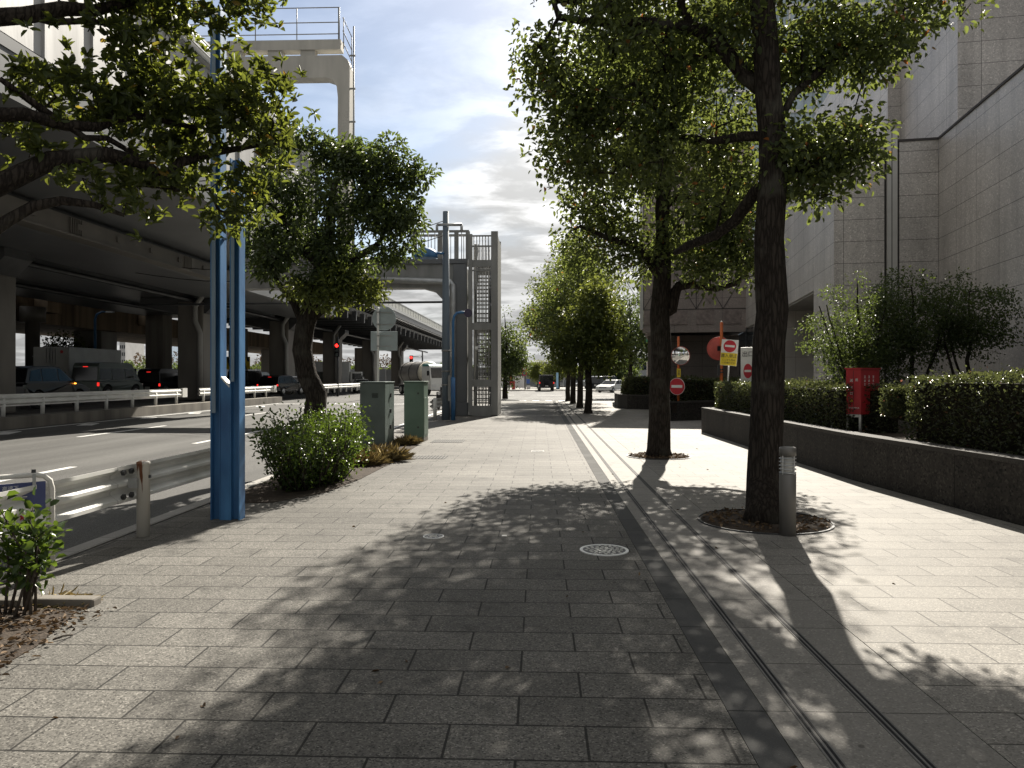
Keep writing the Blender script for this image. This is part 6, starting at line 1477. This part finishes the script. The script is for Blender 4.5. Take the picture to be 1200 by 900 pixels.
p = W(175, HOR, 66); t = empty('place_sign', (p.x, p.y, .1), 'white place-name sign on a grey mast under the brown ramp, left of the pier', 'road sign')
zt = W(175, 375, 66).z
MB().lathe((p.x, p.y, 0), [(.11, .1), (.10, zt)], n=10).build('mast', M['galv'], t)
MB().box(p.x + .3, p.x + 2.0, p.y - .06, p.y - .02, W(0, 385, 66).z, W(0, 378, 66).z).build('plate', M['white'], t)
g = MB(); zc = W(0, 381, 66).z
for k in range(6):
    x = p.x + .5 + k * .23; g.box(x, x + .14, p.y - .068, p.y - .06, zc + .03, zc + .06); g.box(x + .05, x + .09, p.y - .068, p.y - .06, zc - .08, zc + .12); g.box(x, x + .15, p.y - .068, p.y - .06, zc - .06, zc - .03)
g.build('sign_writing', M['sign_blue'], t)
MB().obox((p.x, p.y - .1, zt + .2), (.35, .3, .5)).build('camera_box', M['white'], t)

p = W(279, 425, 62); t = empty('height_warning_board', p, 'yellow and black striped clearance board hung on a pier behind the blue twin post', 'warning board')
MB().box(p.x - 1.0, p.x + 1.0, p.y, p.y + .05, p.z - .55, p.z + .5).build('board', M['sign_yellow'], t)
g = MB()
for k in range(5):
    x = p.x - 1.0 + k * .42; g.prism([(x, p.z + .5), (x + .2, p.z + .5), (x + .2 + .3, p.z - .55), (x + .3, p.z - .55)] if x + .5 < p.x + 1.0 else [(x, p.z + .5), (x + .2, p.z + .5), (x + .3, p.z + .1), (x + .1, p.z + .1)], p.y - .01, p.y - .001, 'XZ')
g.build('black_stripes', M['letter_black'], t)
MB().box(p.x - .12, p.x + .12, p.y + .051, p.y + .2, -.1, p.z + 2).build('support', M['dark_metal'], t)

# far kerb furniture
p = W(615.4, HOR, 96); t = empty('prohibition_sign', (p.x, p.y, 0), 'two round red-rimmed road signs on a dark pole left of the jeep', 'road sign')
MB().lathe((p.x, p.y, 0), [(.07, 0), (.07, 3.2)], n=10).build('pole', M['dark_metal'], t)
for v, col in ((431.5, M['white']), (437.5, M['sign_blue'])):
    c = W(614.5, v, 95.9); g = MB(); disc(g, c, .32, .02, (0, -1, 0)); g.build('sign_rim', M['sign_red'], t); g = MB(); disc(g, c + Vector((0, -.021, 0)), .22, .02, (0, -1, 0)); g.build('sign_face', col, t)
p = W(597, HOR, 97); t = empty('red_gate_post', (p.x, p.y, 0), 'red and black barrier gate post by the far fence', 'barrier post')
MB().box(p.x - .12, p.x + .05, p.y, p.y + .25, -.05, 1.85).build('dark_post', M['dark_metal'], t); MB().box(p.x + .06, p.x + .3, p.y, p.y + .25, .6, 1.85).build('red_panel', M['sign_red'], t); MB().box(p.x + .32, p.x + .72, p.y, p.y + .3, -.05, 1.1).build('red_cabinet', M['red_box'], t); MB().box(p.x + .74, p.x + .80, p.y, p.y + .08, -.05, 1.3).build('white_post', M['white'], t)
p = W(653, HOR, 98); t = empty('blue_banner_post', (p.x, p.y, 0), 'pale blue upright sign panel right of the jeep', 'sign panel')
MB().box(p.x - .14, p.x + .16, p.y, p.y + .12, 0, 2.2).build('panel', mk('pale_blue_sign', (.30, .52, .72), rough=.5), t); MB().box(p.x - .18, p.x + .2, p.y - .03, p.y + .15, -.02, .12).build('base', M['dark_metal'], t)
p = W(617, HOR, 98.5); t = empty('blue_notice', (p.x, p.y, 0), 'small blue notice board on white base beside the far sign pole', 'notice board')
MB().box(p.x + .0, p.x + .45, p.y, p.y + .05, .75, 1.35).build('board', mk('blue_notice', (.05, .12, .4), rough=.5), t); MB().box(p.x + .02, p.x + .5, p.y, p.y + .2, 0, .5).build('base', M['far_white'], t)
def panel_fence(u0, u1, d, h, label, mat, posts=8, name='panel_fence'):
    a, b = W(u0, HOR, d), W(u1, HOR, d); t = empty(name, (a.x, a.y, 0), label, 'fence'); y = a.y
    MB().box(a.x, b.x, y, y + .05, .12, h).build('fence_panel', mat, t)
    for x in np.linspace(a.x, b.x, posts): MB().box(x - .05, x + .05, y - .08, y - .005, -.05, h + .12).build('fence_post', M['far_white'], t)
panel_fence(560, 615, 103, 1.75, 'white panel fence across the junction behind the red barrier post', M['far_white'], 10)
panel_fence(660, 800, 128, 1.1, 'low grey fence far behind the white sedan', M['far_grey'], 12)

p = W(586, 429, 90); t = empty('blue_round_sign', (p.x, p.y, 0), 'round blue road sign with small plate just right of the stair tower', 'road sign')
MB().lathe((p.x - .1, p.y + .06, 0), [(.06, 0), (.06, W(0, 402, 90).z)], n=8).build('pole', M['galv'], t)
c = W(585.8, 407, 90); g = MB(); disc(g, c, .34, .02, (0, -1, 0)); g.build('sign_face', mk('sign_bright_blue', (.02, .14, .42), rough=.4), t); MB().box(c.x - .5, c.x + .35, c.y - .02, c.y, c.z - .85, c.z - .55).build('plate', M['white_worn'], t)
p = W(757, 400, 58); t = empty('direction_sign', (p.x + 1.2, p.y, 0), 'green direction sign half behind the second trunk', 'road sign')
MB().box(p.x, p.x + 1.5, p.y, p.y + .05, W(0, 401, 58).z, W(0, 392.5, 58).z).build('plate', M['sign_green'], t); MB().box(p.x + .2, p.x + 1.4, p.y - .012, p.y, W(0, 400.3, 58).z, W(0, 398.3, 58).z).build('white_line', M['white'], t)
MB().lathe((p.x + 1.1, p.y + .12, 0), [(.07, -.1), (.07, W(0, 391, 58).z)], n=8).build('pole', M['galv'], t)
p = W(763.5, 434, 54); t = empty('blue_sign_panel', (p.x, p.y, 0), 'narrow blue sign panel on grey post left of the second trunk', 'sign panel')
MB().box(p.x - .1, p.x + .35, p.y, p.y + .05, W(0, 441, 54).z, W(0, 428, 54).z).build('panel', mk('panel_blue', (.03, .12, .45), rough=.5), t); MB().box(p.x - .35, p.x - .2, p.y + .02, p.y + .14, 0, W(0, 424, 54).z).build('post', M['galv'], t)

# ------------------------------------------------------------------ far buildings and far green
def far_block(label, u0, u1, d, v_top, mat, depth=12, wins=(0, 0), name='far_building', roof=True, z0=0):
    a, b = W(u0, HOR, d), W(u1, HOR, d); zt = W(0, v_top, d).z; t = empty(name, ((a.x + b.x) / 2, a.y, 0), label, 'building', 'far buildings beyond the junction')
    MB().box(a.x, b.x, a.y, a.y + depth, z0, zt).build('wall', mat, t)
    if roof: MB().box(a.x - .15, b.x + .15, a.y - .15, a.y + depth, zt + .005, zt + .25).build('roof', M['far_grey'], t)
    nx, nz = wins
    for i in range(nx):
        for k in range(nz):
            x0 = a.x + (b.x - a.x) * (i + .18) / nx; x1 = a.x + (b.x - a.x) * (i + .82) / nx; z_ = z0 + (zt - z0) * (k + .3) / nz; z1 = z0 + (zt - z0) * (k + .78) / nz
            MB().box(x0, x1, a.y - .06, a.y - .003, z_, z1).build('window', M['glass_dark'], t)
far_block('low grey building with dark openings behind the jeep', 598, 634, 132, 426.5, M['far_grey'], wins=(4, 1))
far_block('pale building with flat roof above the jeep', 575, 607, 150, 417, M['far_wall'], wins=(4, 3))
far_block('light grey two-storey block right of the jeep', 634, 668, 140, 426, M['far_wall'], wins=(5, 2))
far_block('pale long low building behind the white sedan', 740, 800, 118, 422, M['far_wall'], wins=(6, 2))
far_block('dark long shed low on the horizon behind the fence', 540, 640, 170, 432, M['far_grey'], wins=(8, 1))
far_block('grey row building far left beyond the ramp', 240, 560, 260, 431, M['far_wall'], wins=(20, 1))
for k, (u0, u1, v, mt, lb) in enumerate(((140, 147, 394, 'far_wall', 'slim pale tower beyond the ramp pier'), (172, 184, 398, 'far_wall', 'pale grey tower far left, behind the place-name sign'), (185, 200, 391, 'far_blue', 'pale blue tower far left, tallest of the three'))):
    far_block(lb, u0, u1, 420, v, M[mt], 20, wins=(3, 6), name='far_tower')
def thicket(label, u0, u1, d, h, seed, n, mat='leaf_dark', L=.6):
    rng = np.random.default_rng(seed); us = u0 + (u1 - u0) * rng.random(n); ds = d + rng.random(n) * 8
    hh = np.array([h * (.55 + .6 * (noise.noise(Vector((u * .07, seed, 0))) + .5)) for u in us])
    pos = np.array([W(u, HOR, q)[:] for u, q in zip(us, ds)]); pos[:, 2] = rng.random(n) ** .8 * hh
    d_ = rng.normal(0, 1, (n, 3)); d_[:, 2] += .4
    tag(leaf_obj('distant_woods', pos, d_, L, L * .6, M[mat], None, rng), label, 'trees', kind='stuff')
thicket('dark tree belt far beyond the expressway', 120, 560, 170, 5.2, 7, 9000)
thicket('bare brownish trees far beyond the expressway', 150, 460, 200, 8.0, 8, 4500, 'leaf_dry')
thicket('tree belt far beyond the junction', 640, 800, 150, 5.0, 9, 5000)
panel_fence(120, 470, 150, 3.2, 'long grey barrier fence far beyond the expressway', M['far_grey'], 24, 'barrier_fence')
